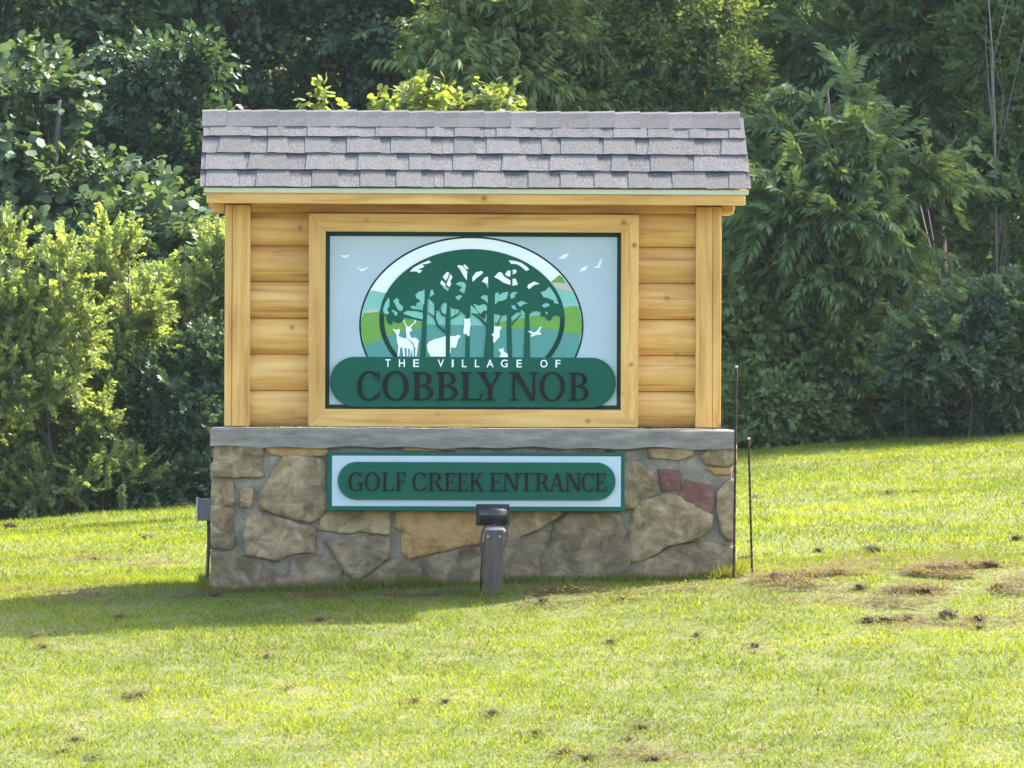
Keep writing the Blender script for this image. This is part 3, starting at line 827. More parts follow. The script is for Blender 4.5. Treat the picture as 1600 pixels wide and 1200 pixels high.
def serif_letter(ch, x0, x1, ytop, ybot, yfront, th, parent):
    w, fn = GL[ch]
    bm = bmesh.new()
    for i, pc in enumerate(fn()):
        P = [(LX(x0 + (x1-x0)*p[0]/w), LZ(ybot + (ytop-ybot)*p[1])) for p in pc]
        prism_bm(P, yfront - 0.00012*(i % 17), yfront + th, bm)
    bm_obj('letter', bm, LETTER, parent)
z1x = lambda v: 500 + v/3.3333
for ch, a_, b_ in (('C',190,318),('O',322,466),('B',478,598),('B',604,724),('L',730,848),('Y',822,946),('N',988,1134),('O',1140,1280),('B',1294,1406)):
    serif_letter(ch, z1x(a_), z1x(b_), 350+772/3.3333, 350+920/3.3333, PY-0.0262, 0.0078, oval)

def sans_letter(ch, x0, x1, ytop, ybot, yfront, mat, parent):
    cu = bpy.data.curves.new('letter', 'FONT')
    cu.body = ch; cu.size = 1; cu.extrude = 0.0; cu.offset = 0.012
    ob = bpy.data.objects.new('letter', cu)
    C.objects.link(ob)
    dg = bpy.context.evaluated_depsgraph_get()
    me = bpy.data.meshes.new_from_object(ob.evaluated_get(dg))
    bpy.data.objects.remove(ob)
    co = np.array([v.co[:] for v in me.vertices])
    mn, mx_ = co.min(0), co.max(0)
    X0, X1, Z0, Z1 = LX(x0), LX(x1), LZ(ybot), LZ(ytop)
    for v in me.vertices:
        u = (v.co.x-mn[0])/max(1e-6, mx_[0]-mn[0]); t = (v.co.y-mn[1])/max(1e-6, mx_[1]-mn[1])
        v.co = (X0+(X1-X0)*u, yfront, Z0+(Z1-Z0)*t)
    me.materials.clear()
    link('letter', me, mat, parent)
for ch, a_, b_ in (('T',330,358),('H',402,434),('E',478,510),('V',608,642),('I',683,693),('L',737,762),('L',806,830),('A',868,906),('G',944,981),('E',1028,1056),('O',1155,1192),('F',1235,1262)):
    sans_letter(ch, 505+a_/3.404, 505+b_/3.404, 550+41/3.404, 550+82/3.404, PY-0.0192, WHITE, oval)

# -- lower plate on the stonework
YP = -0.235
plate = box('name_plate', LX(511), LX(973), YP, -0.15, LZ(797.5), LZ(706.5), GREEN, sign, 0.003)
sheet('plate_field', [(519, 712), (967, 712), (967, 790), (519, 790)], YP-0.0012, BLUE, plate)
po = sheet('plate_oval', stadium(528, 958.5, 721.5, 780), YP-0.012, GREEN, plate, 0.0115)
z6 = lambda v: 505 + v/3.3333
for ch, a_, b_ in (('G',130,212),('O',214,296),('L',304,368),('F',374,430),('C',460,536),('R',541,626),('E',628,686),('E',692,750),('K',756,832),('E',862,925),('N',930,1012),('T',1014,1090),('R',1096,1176),('A',1168,1250),('N',1252,1334),('C',1336,1402),('E',1406,1466)):
    serif_letter(ch, z6(a_), z6(b_), 700+126/3.3333, 700+221/3.3333, YP-0.0182, 0.0060, po)

# ------------------------------------------------------------------ small things round the sign
# floodlight on a timber stub
fy = -0.55
fp = at(772, 700, fy); fgz = float(zg(fp.x, fy))
sc = (DIST + fy) / FPX
fpx0 = fp.x
fl = empty('floodlight', (fp.x, fy, fgz), R(3))
tag(fl, 'black floodlight on a short weathered timber post before the stone base', 'floodlight')
def fz(py): return CAMZ + (600 - py) * sc - fgz
bm = box_bm(-0.046, 0.044, -0.045, 0.045, -0.1, fz(828), 0.004)
for v in bm.verts:
    v.co.x += (v.co.z - .2) * 0.03
bm_obj('timber_post', bm, POSTW, fl)
bm = bmesh.new()           # pale strap and knuckle on top of the post
bmesh.ops.create_uvsphere(bm, u_segments=14, v_segments=8, radius=0.05, matrix=Matrix.Translation((0.008, 0, fz(829))) @ Matrix.Diagonal((1.1, 0.8, 0.42, 1)))
bm_obj('mounting_plate', bm, PALEP, fl, True)
v_, f_ = tube([(0.003, 0, fz(829)), (0.0, 0.0, fz(822)), (-0.003, 0.005, fz(812))], [0.016, 0.013, 0.02], 10)
link('knuckle', np_mesh('knuckle', v_, f_), BLACKP, fl)
hx0, hx1 = (745-772)*sc, (797-772)*sc
hz0, hz1 = fz(821.5), fz(788)
hs = bm_obj('housing', box_bm(hx0+.006, hx1-.006, -0.005, 0.045, hz0+.004, hz1-.004, 0.012), BLACKP, fl)
bm = bmesh.new()
bmesh.ops.create_cone(bm, cap_ends=True, segments=28, radius1=0.043, radius2=0.043, depth=hx1-hx0-0.03, matrix=Matrix.Translation(((hx0+hx1)/2, -0.008, (hz0+hz1)/2)) @ Matrix.Rotation(math.pi/2, 4, 'Y'))
bmesh.ops.bevel(bm, geom=[e for e in bm.edges if e.calc_face_angle(0) > 1], offset=0.006, segments=2, affect='EDGES')
bm_obj('reflector_barrel', bm, BLACKP, hs, True)
fr = bmesh.new()
for (xa, xb, za_, zc) in ((hx0, hx0+.010, hz0, hz1), (hx1-.010, hx1, hz0, hz1), (hx0+.0101, hx1-.0101, hz1-.010, hz1), (hx0+.0101, hx1-.0101, hz0, hz0+.008)):
    box_bm(xa, xb, 0.02, 0.06, za_, zc, 0.003, fr)
bm_obj('bezel', fr, BLACKP, hs)
box('lens', hx0+.011, hx1-.011, 0.046, 0.055, hz0+.009, hz1-.011, GLASS, hs, 0)

v_, f_ = tube([(-0.02, -0.02, fz(815)), (-0.055, -0.03, fz(828)), (-0.066, -0.03, fz(845)), (-0.058, -0.035, fz(870)), (-0.062, -0.03, fz(900)), (-0.06, -0.02, -0.03)], [0.0055]*6, 8)
link('cable', np_mesh('cable', v_, f_), BLACKP, fl)
for sx_ in (-0.03, 0.028):
    bm = bmesh.new()
    bmesh.ops.create_cone(bm, cap_ends=True, segments=10, radius1=0.006, radius2=0.005, depth=0.006, matrix=Matrix.Translation((sx_, -0.047, fz(838))) @ Matrix.Rotation(math.pi/2, 4, 'X'))
    bm_obj('screw', bm, PALEP, fl)
# electrical box and conduit at the left end of the base
ey = 0.12
ep = at(320, 800, ey); egz = float(zg(ep.x, ey)); es = (DIST + ey) / FPX
eb = empty('electrical_box', (ep.x, ey, egz))
tag(eb, 'small grey electrical box on a brown conduit beside the stone base', 'electrical box')
ez = lambda py: CAMZ + (600-py)*es - egz
ex = lambda px: (px-320)*es
box('box_body', ex(311), ex(334), -0.05, 0.06, ez(815), ez(781), GREYP, eb, 0.004)
box('box_cover', ex(308), ex(310.8), -0.054, 0.064, ez(816), ez(779), PALEP, eb, 0.001)
v_, f_ = tube([(ex(327), 0, ez(815.5)), (ex(327), 0.002, ez(850)), (ex(325.5), 0, ez(890)), (ex(323.5), 0, -0.06)], [0.0095]*4, 10)
link('conduit', np_mesh('conduit', v_, f_), BROWNP, eb)
v_, f_ = tube([(ex(331), 0.0, ez(815.5)), (ex(331.5), 0.0, ez(838))], [0.006]*2, 8)
link('cable_stub', np_mesh('cable_stub', v_, f_), BROWNP, eb)

def rebar(label, top, foot, y, r):
    a_, b_ = at(*top, y), at(*foot, y)
    b_.z = float(zg(b_.x, y)) - 0.08
    root = b_.copy()
    n = 46
    pts = [a_.lerp(b_, i/n) - root for i in range(n+1)]
    rad = [r*(1.18 if i % 2 else 0.92) for i in range(n+1)]
    v_, f_ = tube(pts[::-1], rad[::-1], 8)
    o = link('rebar_stake', np_mesh('rebar_stake', v_, f_), RUST)
    o.location = root
    tag(o, label, 'stake', 'steel stakes beside the stone base')
    v_, f_ = tube([pts[0] + Vector((0, 0, .001)), pts[0] + Vector((0, 0, 0.012))], [r*1.3, r*1.1], 8)
    link('burred_tip', np_mesh('burred_tip', v_, f_), PALEP, o)
rebar('tall rusty rebar stake standing against the corner of the stone base', (1150.5, 574), (1147.5, 903), -0.20, 0.0062)
rebar('shorter rusty rebar stake leaning in the grass clear of the stone base', (1170, 686), (1177, 893), 0.02, 0.0058)

# ------------------------------------------------------------------ lawn grass
def wob(x, y, s, ph):
    return (np.sin(s*(1.0*x+0.6*y)+ph) + np.sin(s*(-0.7*x+1.3*y)+1.7*ph) + np.sin(s*(1.9*x-0.4*y)+2.3*ph) + np.sin(s*(0.3*x+2.3*y)+0.7*ph)) / 4
def ell_w(x, y, c, rx, ry): return np.exp(-(((x-c.x)/rx)**2 + ((y-c.y)/ry)**2))
dryc = [(ground_at(1300, 893), .9, 0.7, .95), (ground_at(1490, 895), .7, 0.9, 1.0), (ground_at(1400, 925), .6, .5, .7), (ground_at(560, 932), .8, .16, .7), (ground_at(800, 930), .7, .16, .8), (ground_at(1190, 903), .4, .35, .6), (ground_at(60, 930), .7, 0.5, .55), (ground_at(335, 933), .22, .22, .9), (ground_at(860, 935), .35, .3, .5), (ground_at(1480, 968), .6, .35, .5), (ground_at(220, 880), 1.2, .9, .18), (ground_at(1020, 1185), .4, .35, .4)]
def dryness(x, y):
    d = sum(k * ell_w(x, y, c, rx, ry) for c, rx, ry, k in dryc)
    d = d * np.clip(0.75 + 1.5*wob(x, y, 5.5, 1.9) + 0.8*wob(x, y, 13.0, 0.6), 0, 1.6)
    d = d + np.clip(wob(x, y, 3.1, 0.4) + wob(x, y, 7.3, 2.0) - 0.75, 0, 1) * 0.7
    return d
spots = [(1366,862,30),(1472,892,32),(1446,924,30),(1430,897,16),(1548,884,30),(1512,882,20),(1388,970,26),(1358,972,18),(1420,968,16),(1480,964,28),(1530,967,22),(1531,982,12),(1181,1011,22),(922,1188,36),(884,1178,30),(1024,1188,30),(1006,1138,26),(986,1156,14),(500,972,20),(650,1099,18),(697,1100,18),(770,1118,24),(840,1150,22),(850,942,26),(975,938,16),(955,1005,18),(1090,994,16),(16,828,34),(205,797,14),(40,808,14),(230,846,34),(130,867,12),(240,893,16),(150,877,18),(335,934,30),(206,1093,14),(220,1090,20),(120,1160,22),(147,1190,14),(100,1178,12),(70,1017,16),(55,1000,14),(1180,777,14),(1390,770,22),(1430,768,18),(1215,905,22),(1165,875,18),(1345,920,18),(1495,858,10),(1590,842,20),(1456,1098,8),(355,918,22),(186,968,18),(452,1078,10),(418,1030,16),(1560,918,20),(1310,895,16),(1280,862,14)]
def blades(npts, ylo, yhi, hmin, hmax, wid, pad, lean, seed):
    g = np.random.default_rng(seed)
    y = ylo + (yhi - ylo) * g.random(npts * 2)
    hw = (DIST + y) * 0.0865 + pad
    x = (g.random(npts*2)*2 - 1) * hw.max()
    k = np.abs(x) < hw
    x, y = x[k][:npts], y[k][:npts]
    # not inside the stone base
    inb = (x > -1.52) & (x < 1.12) & (y > -0.10) & (y < 0.5)
    x, y = x[~inb], y[~inb]
    m = len(x)
    z = zg(x, y)
    dr = dryness(x, y)
    tuft = 0.75 + 0.35 * wob(x, y, 9.0, 1.0) + 0.25 * wob(x, y, 21.0, 3.0)
    h = (hmin + (hmax-hmin)*g.random(m)**1.5) * np.clip(tuft, 0.4, 1.5) * (1 - 0.55*np.clip(dr, 0, 1))
    az = g.random(m) * 2*np.pi
    az2 = g.random(m) * 2*np.pi
    ln = h * lean * (0.3 + g.random(m)) * (1 + 1.2*np.clip(dr, 0, 1))
    w = wid * (0.6 + 0.8*g.random(m))
    p0 = np.stack([x - np.cos(az)*w, y - np.sin(az)*w, z - 0.004], 1)
    p1 = np.stack([x + np.cos(az)*w, y + np.sin(az)*w, z - 0.004], 1)
    p2 = np.stack([x + np.cos(az2)*ln, y + np.sin(az2)*ln, z + h], 1)
    V = np.stack([p0, p1, p2], 1).reshape(-1, 3)
    dryb = g.random(m) < np.clip(dr*0.62 + 0.05, 0, 0.72)
    col = 0.56 + 0.22*wob(x, y, 1.3, 0.2) + 0.10*wob(x, y, 2.9, 4.2) + 0.10*wob(x, y, 5.0, 1.2) + 0.30*(g.random(m)*2-1)
    col = np.where(dryb, 0.02 + 0.14*g.random(m), np.clip(col, 0.30, 1))
    return V, np.repeat(col, 3)
GRASS = leaf_mat('lawn grass', [(0.0, (0.22, 0.175, 0.105)), (0.17, (0.12, 0.10, 0.055)), (0.3, (0.08, 0.125, 0.014)), (0.55, (0.152, 0.208, 0.014)), (1.0, (0.285, 0.33, 0.028))], trans=0.5, rough=0.6, spec=0.12, tcol=(1.3, 1.2, 0.35))
V1, c1 = blades(400000, -7.5, 1.5, 0.010, 0.034, 0.0029, 0.7, 1.25, 1)
V2, c2 = blades(340000, 1.5, 19.0, 0.012, 0.038, 0.0040, 0.9, 1.25, 2)
V = np.concatenate([V1, V2]); cc = np.concatenate([c1, c2])
g = np.random.default_rng(9)
cl = []
for c_, rx, ry, k in dryc:
    m_ = int(9000 * rx * ry * k * 2.2)
    cl.append(np.stack([c_.x + g.normal(0, rx*.62, m_), c_.y + g.normal(0, ry*.62, m_)], 1))
cl = np.concatenate(cl)
cl = cl[g.random(len(cl)) < np.clip(0.15 + 1.6*wob(cl[:, 0], cl[:, 1], 5.5, 1.9) + 0.8*wob(cl[:, 0], cl[:, 1], 13.0, 0.6), 0, 1)]
for px, py, w in spots:
    p = ground_at(px, py); q_ = w*(DIST+p.y)/FPX
    cl = np.concatenate([cl, np.stack([p.x + g.normal(0, q_*.75, int(3*w)), p.y + g.normal(0, q_*1.3, int(3*w))], 1)])
cl = cl[~((cl[:, 0] > -1.52) & (cl[:, 0] < 1.12) & (cl[:, 1] > -0.12) & (cl[:, 1] < 0.55))]
m_ = len(cl); az = g.random(m_)*6.283; L_ = g.uniform(.02, .06, m_); zz = zg(cl[:, 0], cl[:, 1]) + g.uniform(.004, .03, m_)
dx, dy = np.cos(az), np.sin(az); w_ = g.uniform(.0025, .0045, m_)
V3 = np.stack([np.stack([cl[:, 0]-dy*w_, cl[:, 1]+dx*w_, zz], 1), np.stack([cl[:, 0]+dy*w_, cl[:, 1]-dx*w_, zz], 1), np.stack([cl[:, 0]+dx*L_, cl[:, 1]+dy*L_, zz+g.uniform(-.006, .02, m_)], 1)], 1).reshape(-1, 3)
V = np.concatenate([V, V3]); cc = np.concatenate([cc, np.repeat(g.uniform(0, .17, m_), 3)])
m_ = 5200
t_ = g.random(m_); side_ = g.random(m_)
ang = R(2.0)
lx = np.where(side_ < .72, LX(326) + (LX(1152)-LX(326))*t_, np.where(side_ < .86, LX(330) - g.random(m_)*.05, LX(1147) + g.random(m_)*.05))
ly = np.where(side_ < .72, YB - 0.035 - np.abs(g.normal(0, .035, m_)), YB + .65*t_)
near_p = g.random(m_) < .06
wx = np.where(near_p, fpx0 + g.normal(0, .06, m_), sign.location.x + lx*math.cos(ang) - ly*math.sin(ang))
wy = np.where(near_p, -0.55 + g.normal(0, .06, m_), lx*math.sin(ang) + ly*math.cos(ang))
hh = g.uniform(.03, .085, m_) * np.clip(.8 + .7*wob(wx, wy, 6.0, .3), .35, 1.5); az = g.random(m_)*6.283; a2 = g.random(m_)*6.283
zz = zg(wx, wy) - .004; w_ = .003
V4 = np.stack([np.stack([wx-np.cos(az)*w_, wy-np.sin(az)*w_, zz], 1), np.stack([wx+np.cos(az)*w_, wy+np.sin(az)*w_, zz], 1), np.stack([wx+np.cos(a2)*hh*.5, wy+np.sin(a2)*hh*.5-.01, zz+hh], 1)], 1).reshape(-1, 3)
V = np.concatenate([V, V4]); cc = np.concatenate([cc, np.repeat(np.where(g.random(m_) < .3, g.uniform(0, .17, m_), g.uniform(.3, .8, m_)), 3)])
gm = np_mesh('grass', V, np.arange(len(V)).reshape(-1, 3), cc)
tag(link('grass', gm, GRASS), 'short sunlit mown grass covering the lawn', 'grass', kind='stuff')

# clumps of dried clippings and turned soil
CLOD = noise_mat('dried clippings', [(0.3, (0.045, 0.034, 0.024)), (0.7, (0.15, 0.115, 0.072))], scale=60, bump=0.8, rough=0.95, objvar=0.4)
def clod_mesh(seed):
    g = np.random.default_rng(seed)
    bm = bmesh.new()
    bmesh.ops.create_icosphere(bm, subdivisions=2, radius=0.5)
    ph = g.random(6)*6
    for v in bm.verts:
        n = 0.25*math.sin(7*v.co.x+ph[0])*math.sin(6*v.co.y+ph[1]) + 0.2*math.sin(11*v.co.z+9*v.co.x+ph[2])
        v.co *= (1 + n + g.uniform(-.16, .16)); v.co.x *= 0.8; v.co.y *= 0.8; v.co.z = v.co.z*0.55 + 0.10
    vs = np.array([v.co[:] for v in bm.verts]); bm.verts.index_update()
    fs = np.array([[v.index for v in f.verts] for f in bm.faces]); bm.free()
    m = 90
    th = g.random(m)*6.28; rr = 0.62*np.sqrt(g.random(m)); L = g.uniform(.2, .55, m); az = g.random(m)*6.28
    c0 = np.stack([rr*np.cos(th), rr*np.sin(th), 0.1+.25*g.random(m)], 1)
    dv = np.stack([np.cos(az)*L, np.sin(az)*L, g.uniform(-.2, .35, m)], 1); sd_ = np.stack([-np.sin(az), np.cos(az), 0*az], 1)*0.03
    bv = np.stack([c0-sd_, c0+sd_, c0+dv], 1).reshape(-1, 3)
    V_ = np.concatenate([vs, bv]); F_ = np.concatenate([fs, np.arange(len(vs), len(V_)).reshape(-1, 3)])
    return np_mesh('clipping_clump', V_, F_)
clods = [clod_mesh(i) for i in range(6)]
for c_ in clods: c_.materials.append(CLOD)
for i, (px, py, w) in enumerate(spots):
    p = ground_at(px, py)
    o = link('clipping_clump', clods[i % 6])
    s = w * (DIST + p.y) / FPX * (1.1 if px > 1140 and 840 < py < 1000 else 0.7)
    o.location = (p.x, p.y, p.z + 0.006); o.scale = (s, s*0.9, s*random.uniform(0.55, 1.0)); o.rotation_euler = (0, 0, random.uniform(0, 6))
    tag(o, 'small dark clump of dried clippings and soil lying on the grass', 'clump', 'clumps of dried clippings on the lawn')

# ------------------------------------------------------------------ foliage
def rot_leaf(L, w, p, az, pitch, roll, shape):
    """one leaf: local +y is its length"""
    if shape == 'kite':
        v = np.array([(0,0,0), (-w,.45*L,.18*w), (w,.45*L,.18*w), (0,L,-.12*L)]); f = [(0,2,3),(0,3,1)]
    elif shape == 'broad':
        v = np.array([(0,0,0), (-w,.22*L,.1*w), (-.85*w,.72*L,-.02*L), (0,.88*L,-.08*L), (.85*w,.72*L,-.02*L), (w,.22*L,.1*w)]); f = [(0,3,2),(0,2,1),(0,4,3),(0,5,4)]
    else:  # lance
        v = np.array([(0,0,0), (-w,.35*L,.1*w), (w,.35*L,.1*w), (0,L,-.25*L)]); f = [(0,2,3),(0,3,1)]
    M = Matrix.Rotation(az, 3, 'Z') @ Matrix.Rotation(pitch, 3, 'X') @ Matrix.Rotation(roll, 3, 'Y')
    return v @ np.array(M).T + np.array(p), np.array(f)

def make_spray(kind, seed):
    g = random.Random(seed)
    A = Acc()
    def add(L, w, p, az, pitch, roll, shape):
        v, f = rot_leaf(L, w, p, az, pitch, roll, shape); A.add(v, f, np.full(len(v), g.uniform(-.16, .16)))
    if kind == 'frond':          # pinnate leaf, length 1
        m = 8
        for i in range(m):
            t = 0.12 + 0.86*i/m; y = t; z = -0.28*t*t
            for s in (-1, 1):
                add(0.36*(1-0.45*abs(t-.5)), 0.062, (0, y, z), s*R(-66+22*t+g.uniform(-8, 8)), R(-28+g.uniform(-18, 18)), s*R(g.uniform(5, 35)), 'lance')
        add(0.26, .05, (0, .98, -.27), 0, R(-40), 0, 'lance')
        v, f = tube([(0,0,0),(0,.5,-.07),(0,1,-.28)], [.010,.008,.004], 3); A.add(v, f, np.full(len(v), -.1))
    elif kind == 'broad':        # spray of broad lobed leaves, length ~1
        for i in range(9):
            t = i/8; s = 1 if i % 2 else -1
            add(g.uniform(.30, .44), g.uniform(.15, .2), (g.uniform(-.08, .08), t*.85, g.uniform(-.1, .12)), s*R(g.uniform(20, 95))*(1-.5*t), R(g.uniform(-55, 10)), R(g.uniform(-35, 35)), 'broad')
    elif kind == 'small':        # twig dense with small opposite leaves, length 1
        for i in range(15):
            t = i/14
            for s in (-1, 1):
                add(g.uniform(.17, .26)*(1.1-.35*t), g.uniform(.055, .08), (0, t, g.uniform(-.02, .02)), s*R(g.uniform(-75, -35)), R(g.uniform(-15, 35)), R(g.uniform(-60, 60)), 'kite')
    elif kind == 'mid':          # ordinary ovate leaves, loose
        for i in range(12):
            t = i/11; s = 1 if i % 2 else -1
            add(g.uniform(.22, .34), g.uniform(.075, .11), (g.uniform(-.14, .14), t*.9, g.uniform(-.12, .12)), s*R(g.uniform(15, 110))*(1-.4*t), R(g.uniform(-50, 15)), R(g.uniform(-45, 45)), 'kite')
    elif kind == 'droop':        # hanging long leaves
        for i in range(11):
            t = i/10; s = 1 if i % 2 else -1
            add(g.uniform(.34, .5), g.uniform(.06, .09), (0, t*.9, -.12*t*t), s*R(g.uniform(15, 70)), R(g.uniform(-75, -25)), R(g.uniform(-30, 30)), 'lance')
    elif kind == 'blade':        # tall grass or weed blades
        for i in range(9):
            add(g.uniform(.6, 1.0), .025, (g.uniform(-.12, .12), g.uniform(-.05, .05), g.uniform(-.12, .12)), R(g.uniform(-28, 28)), R(g.uniform(-25, 25)), R(g.uniform(0, 180)), 'lance')
    return np.concatenate(A.v), np.concatenate(A.f), np.concatenate(A.a)
SPR = {k: [make_spray(k, i*11+3) for i in range(4)] for k in ('frond', 'broad', 'small', 'mid', 'droop', 'blade')}

def scatter(acc, kind, pos, fwd, size, base_v, g):
    """put one spray at every pos, pointing along fwd"""
    n = len(pos)
    fwd = fwd / np.linalg.norm(fwd, axis=1, keepdims=True)
    up = np.array([0, 0, 1.0]) + g.normal(0, .45, (n, 3))
    side = np.cross(fwd, up); side /= np.linalg.norm(side, axis=1, keepdims=True) + 1e-9
    upv = np.cross(side, fwd)
    ch = g.integers(0, 4, n)
    for k in range(4):
        m = ch == k
        if not m.any(): continue
        tv, tf, ta = SPR[kind][k]
        s = size[m][:, None, None]
        P = pos[m][:, None, :] + s*(tv[None, :, 0:1]*side[m][:, None, :] + tv[None, :, 1:2]*fwd[m][:, None, :] + tv[None, :, 2:3]*upv[m][:, None, :])
        nn, T = P.shape[0], P.shape[1]
        F = (tf[None] + (np.arange(nn)*T)[:, None, None]).reshape(-1, 3)
        acc.add(P.reshape(-1, 3), F, (base_v[m][:, None] + ta[None]).clip(0, 1).ravel())

def crown(acc, kind, lobes, n, size, g, out=0.8, up=0.25, jit=0.55, clump=0.42, vmean=0.45, vvar=0.12):
    """lobes: (centre, (rx, ry, rz)); sprays gather in clumps over each lobe"""
    w = np.array([r[0]*r[2] for c, r in lobes]); w = w/w.sum()
    cnt = np.maximum(1, (w*n).astype(int))
    for (c, r), k in zip(lobes, cnt):
        c = np.array(c); r = np.array(r)
        nc = max(5, int(7 + 26*r[0]*r[2]))
        u = g.normal(size=(nc, 3)); u /= np.linalg.norm(u, axis=1, keepdims=True)
        cen = c + u*r*(0.45 + 0.5*g.random((nc, 1))**.7)
        cv = g.normal(0, vvar*.7, nc)
        pick = g.integers(0, nc, k)
        pos = cen[pick] + g.normal(size=(k, 3))*r*clump*0.5
        o = (pos - c)/r; o /= np.linalg.norm(o, axis=1, keepdims=True) + 1e-6
        f = o*out + np.array([0, 0, up]) + g.normal(size=(k, 3))*jit
        zz = zg(pos[:, 0], pos[:, 1])
        pos[:, 2] = np.maximum(pos[:, 2], zz + 0.03)
        scatter(acc, kind, pos, f, size*(0.7+0.6*g.random(k)), vmean + cv[pick] + g.normal(0, vvar*.5, k), g)

def lob(px, py, y, rpx, rpy, ry=None):
    k = (DIST + y)/FPX
    return (tuple(at(px, py, y)), (rpx*k, ry if ry else 0.8*(rpx+rpy)/2*k, rpy*k))

def plant(name, label, cat, group, y, bx, lobes, kind, n, size, mat, seed, trunk_r=0.05, bark=None, trunk_pts=None, woody='trunk', extra_limbs=0, **kw):
    """tree or shrub: Empty at its foot > trunk (with limbs), crown"""
    g = np.random.default_rng(seed)
    bz = float(zg(bx, y))
    root = empty(name, (bx, y, bz))
    tag(root, label, cat, group)
    B = Acc()
    top = max(c[2] + 0.3*r[2] for c, r in lobes)
    if trunk_pts is None:
        mx = np.mean([c[0] for c, r in lobes]); my = np.mean([c[1] for c, r in lobes])
        P = [(bx, y, bz-.15)]
        for t in (0.25, 0.5, 0.75, 1.0):
            P.append((bx+(mx-bx)*t + g.normal(0, .05), y+(my-y)*t + g.normal(0, .05), bz+(top-bz)*t))
    else: P = [tuple(p) for p in trunk_pts]
    rad = [trunk_r*(1-0.75*i/(len(P)-1)) for i in range(len(P))]
    v, f = tube(P, rad, 8); B.add(v, f)
    Pn = np.array(P)
    for c, r in lobes:
        for q in range(2 + extra_limbs):
            e = np.array(c) + g.normal(size=3)*np.array(r)*(0.15 if q == 0 else 0.5)
            zt = bz + (e[2]-bz)*g.uniform(.35, .75)
            i = np.clip(np.searchsorted(Pn[:, 2], zt), 1, len(Pn)-1)
            t = np.clip((zt-Pn[i-1, 2])/max(1e-4, Pn[i, 2]-Pn[i-1, 2]), 0, 1)
            s0 = Pn[i-1]*(1-t)+Pn[i]*t
            mid = (s0+e)/2 + np.array([0, 0, .12*np.linalg.norm(e-s0)]) + g.normal(0, .05, 3)
            rr = trunk_r*g.uniform(.25, .42)
            v, f = tube([s0, mid, e], [rr, rr*.65, rr*.2], 5); B.add(v, f)
    def rel(me): 
        me.transform(Matrix.Translation((-bx, -y, -bz))); return me
    link(woody, rel(B.mesh(woody)), bark or BARK, root)
    A = Acc()
    crown(A, kind, lobes, n, size, g, **kw)
    link('crown', rel(A.mesh('crown')), mat, root)
    return root

LF_DARK = leaf_mat('deep shade leaves', [(0.0, (0.05, 0.085, 0.05)), (0.5, (0.085, 0.14, 0.075)), (1.0, (0.15, 0.21, 0.095))], trans=0.42, spec=0.3, rough=0.55)
LF_POP = leaf_mat('blue green broad leaves', [(0.0, (0.06, 0.10, 0.055)), (0.5, (0.105, 0.165, 0.09)), (1.0, (0.18, 0.24, 0.12))], trans=0.38, spec=0.25, rough=0.55)
LF_PRIV = leaf_mat('yellow green shrub leaves', [(0.0, (0.11, 0.15, 0.06)), (0.5, (0.215, 0.285, 0.105)), (1.0, (0.37, 0.42, 0.17))], trans=0.55, spec=0.4, rough=0.45)
LF_HOLLY = leaf_mat('dark green shrub leaves', [(0.0, (0.03, 0.065, 0.035)), (0.5, (0.06, 0.11, 0.055)), (1.0, (0.11, 0.155, 0.075))], trans=0.3, spec=0.3, rough=0.5)
LF_MID = leaf_mat('mid green leaves', [(0.0, (0.085, 0.13, 0.05)), (0.5, (0.15, 0.21, 0.075)), (1.0, (0.24, 0.29, 0.095))], trans=0.48, spec=0.3, rough=0.55)
LF_LIT = leaf_mat('bright yellow green leaves', [(0.0, (0.12, 0.165, 0.05)), (0.5, (0.19, 0.245, 0.07)), (1.0, (0.27, 0.32, 0.09))], trans=0.48)
LF_FROND = leaf_mat('feathery frond leaves', [(0.0, (0.075, 0.12, 0.055)), (0.5, (0.125, 0.19, 0.08)), (1.0, (0.19, 0.25, 0.095))], trans=0.45, spec=0.25, rough=0.6)
LF_UND = leaf_mat('undergrowth leaves', [(0.0, (0.10, 0.15, 0.06)), (0.5, (0.17, 0.24, 0.09)), (1.0, (0.24, 0.30, 0.11))], trans=0.45, spec=0.3, rough=0.55)

# --- left side
plant('poplar_tree', 'young broad-leaved blue-green tree rising behind the yellow-green shrubs', 'tree', None, 16.5, -3.6,
      [lob(40,190,16.5,85,100), lob(10,300,16.5,120,90), lob(110,300,16.8,110,80), lob(190,360,16.2,120,75), lob(60,410,16.2,150,80), lob(250,420,16.0,95,60), lob(-110,260,16.5,120,150), lob(140,480,16.2,150,80)],
      'broad', 3500, 0.20, LF_POP, 11, .07, vmean=.45)
plant('privet_shrub', 'tall yellow-green privet shrub with upright pale shoots at the wood edge', 'shrub', 'yellow-green shrubs at the wood edge', 12.3, -3.2,
      [lob(30,500,12.3,75,60,.24), lob(80,440,12.3,40,50,.2), lob(20,590,12.2,80,60,.24), lob(-80,560,12.3,110,140,.3), lob(105,540,12.3,40,70,.2), lob(10,400,12.4,30,40,.15)], 'small', 1150, 0.20, LF_PRIV, 12, .015, up=.9, jit=.7)
plant('privet_shrub', 'yellow-green privet shrub with one long leafy shoot topping its neighbours', 'shrub', 'yellow-green shrubs at the wood edge', 13.3, -2.75,
      [lob(190,480,13.3,55,60,.2), lob(175,405,13.3,26,36,.14), lob(190,590,13.2,80,80,.22), lob(130,500,13.3,36,60,.16), lob(215,540,13.2,40,50,.2)], 'small', 820, 0.20, LF_PRIV, 13, .015, up=.9, jit=.7)
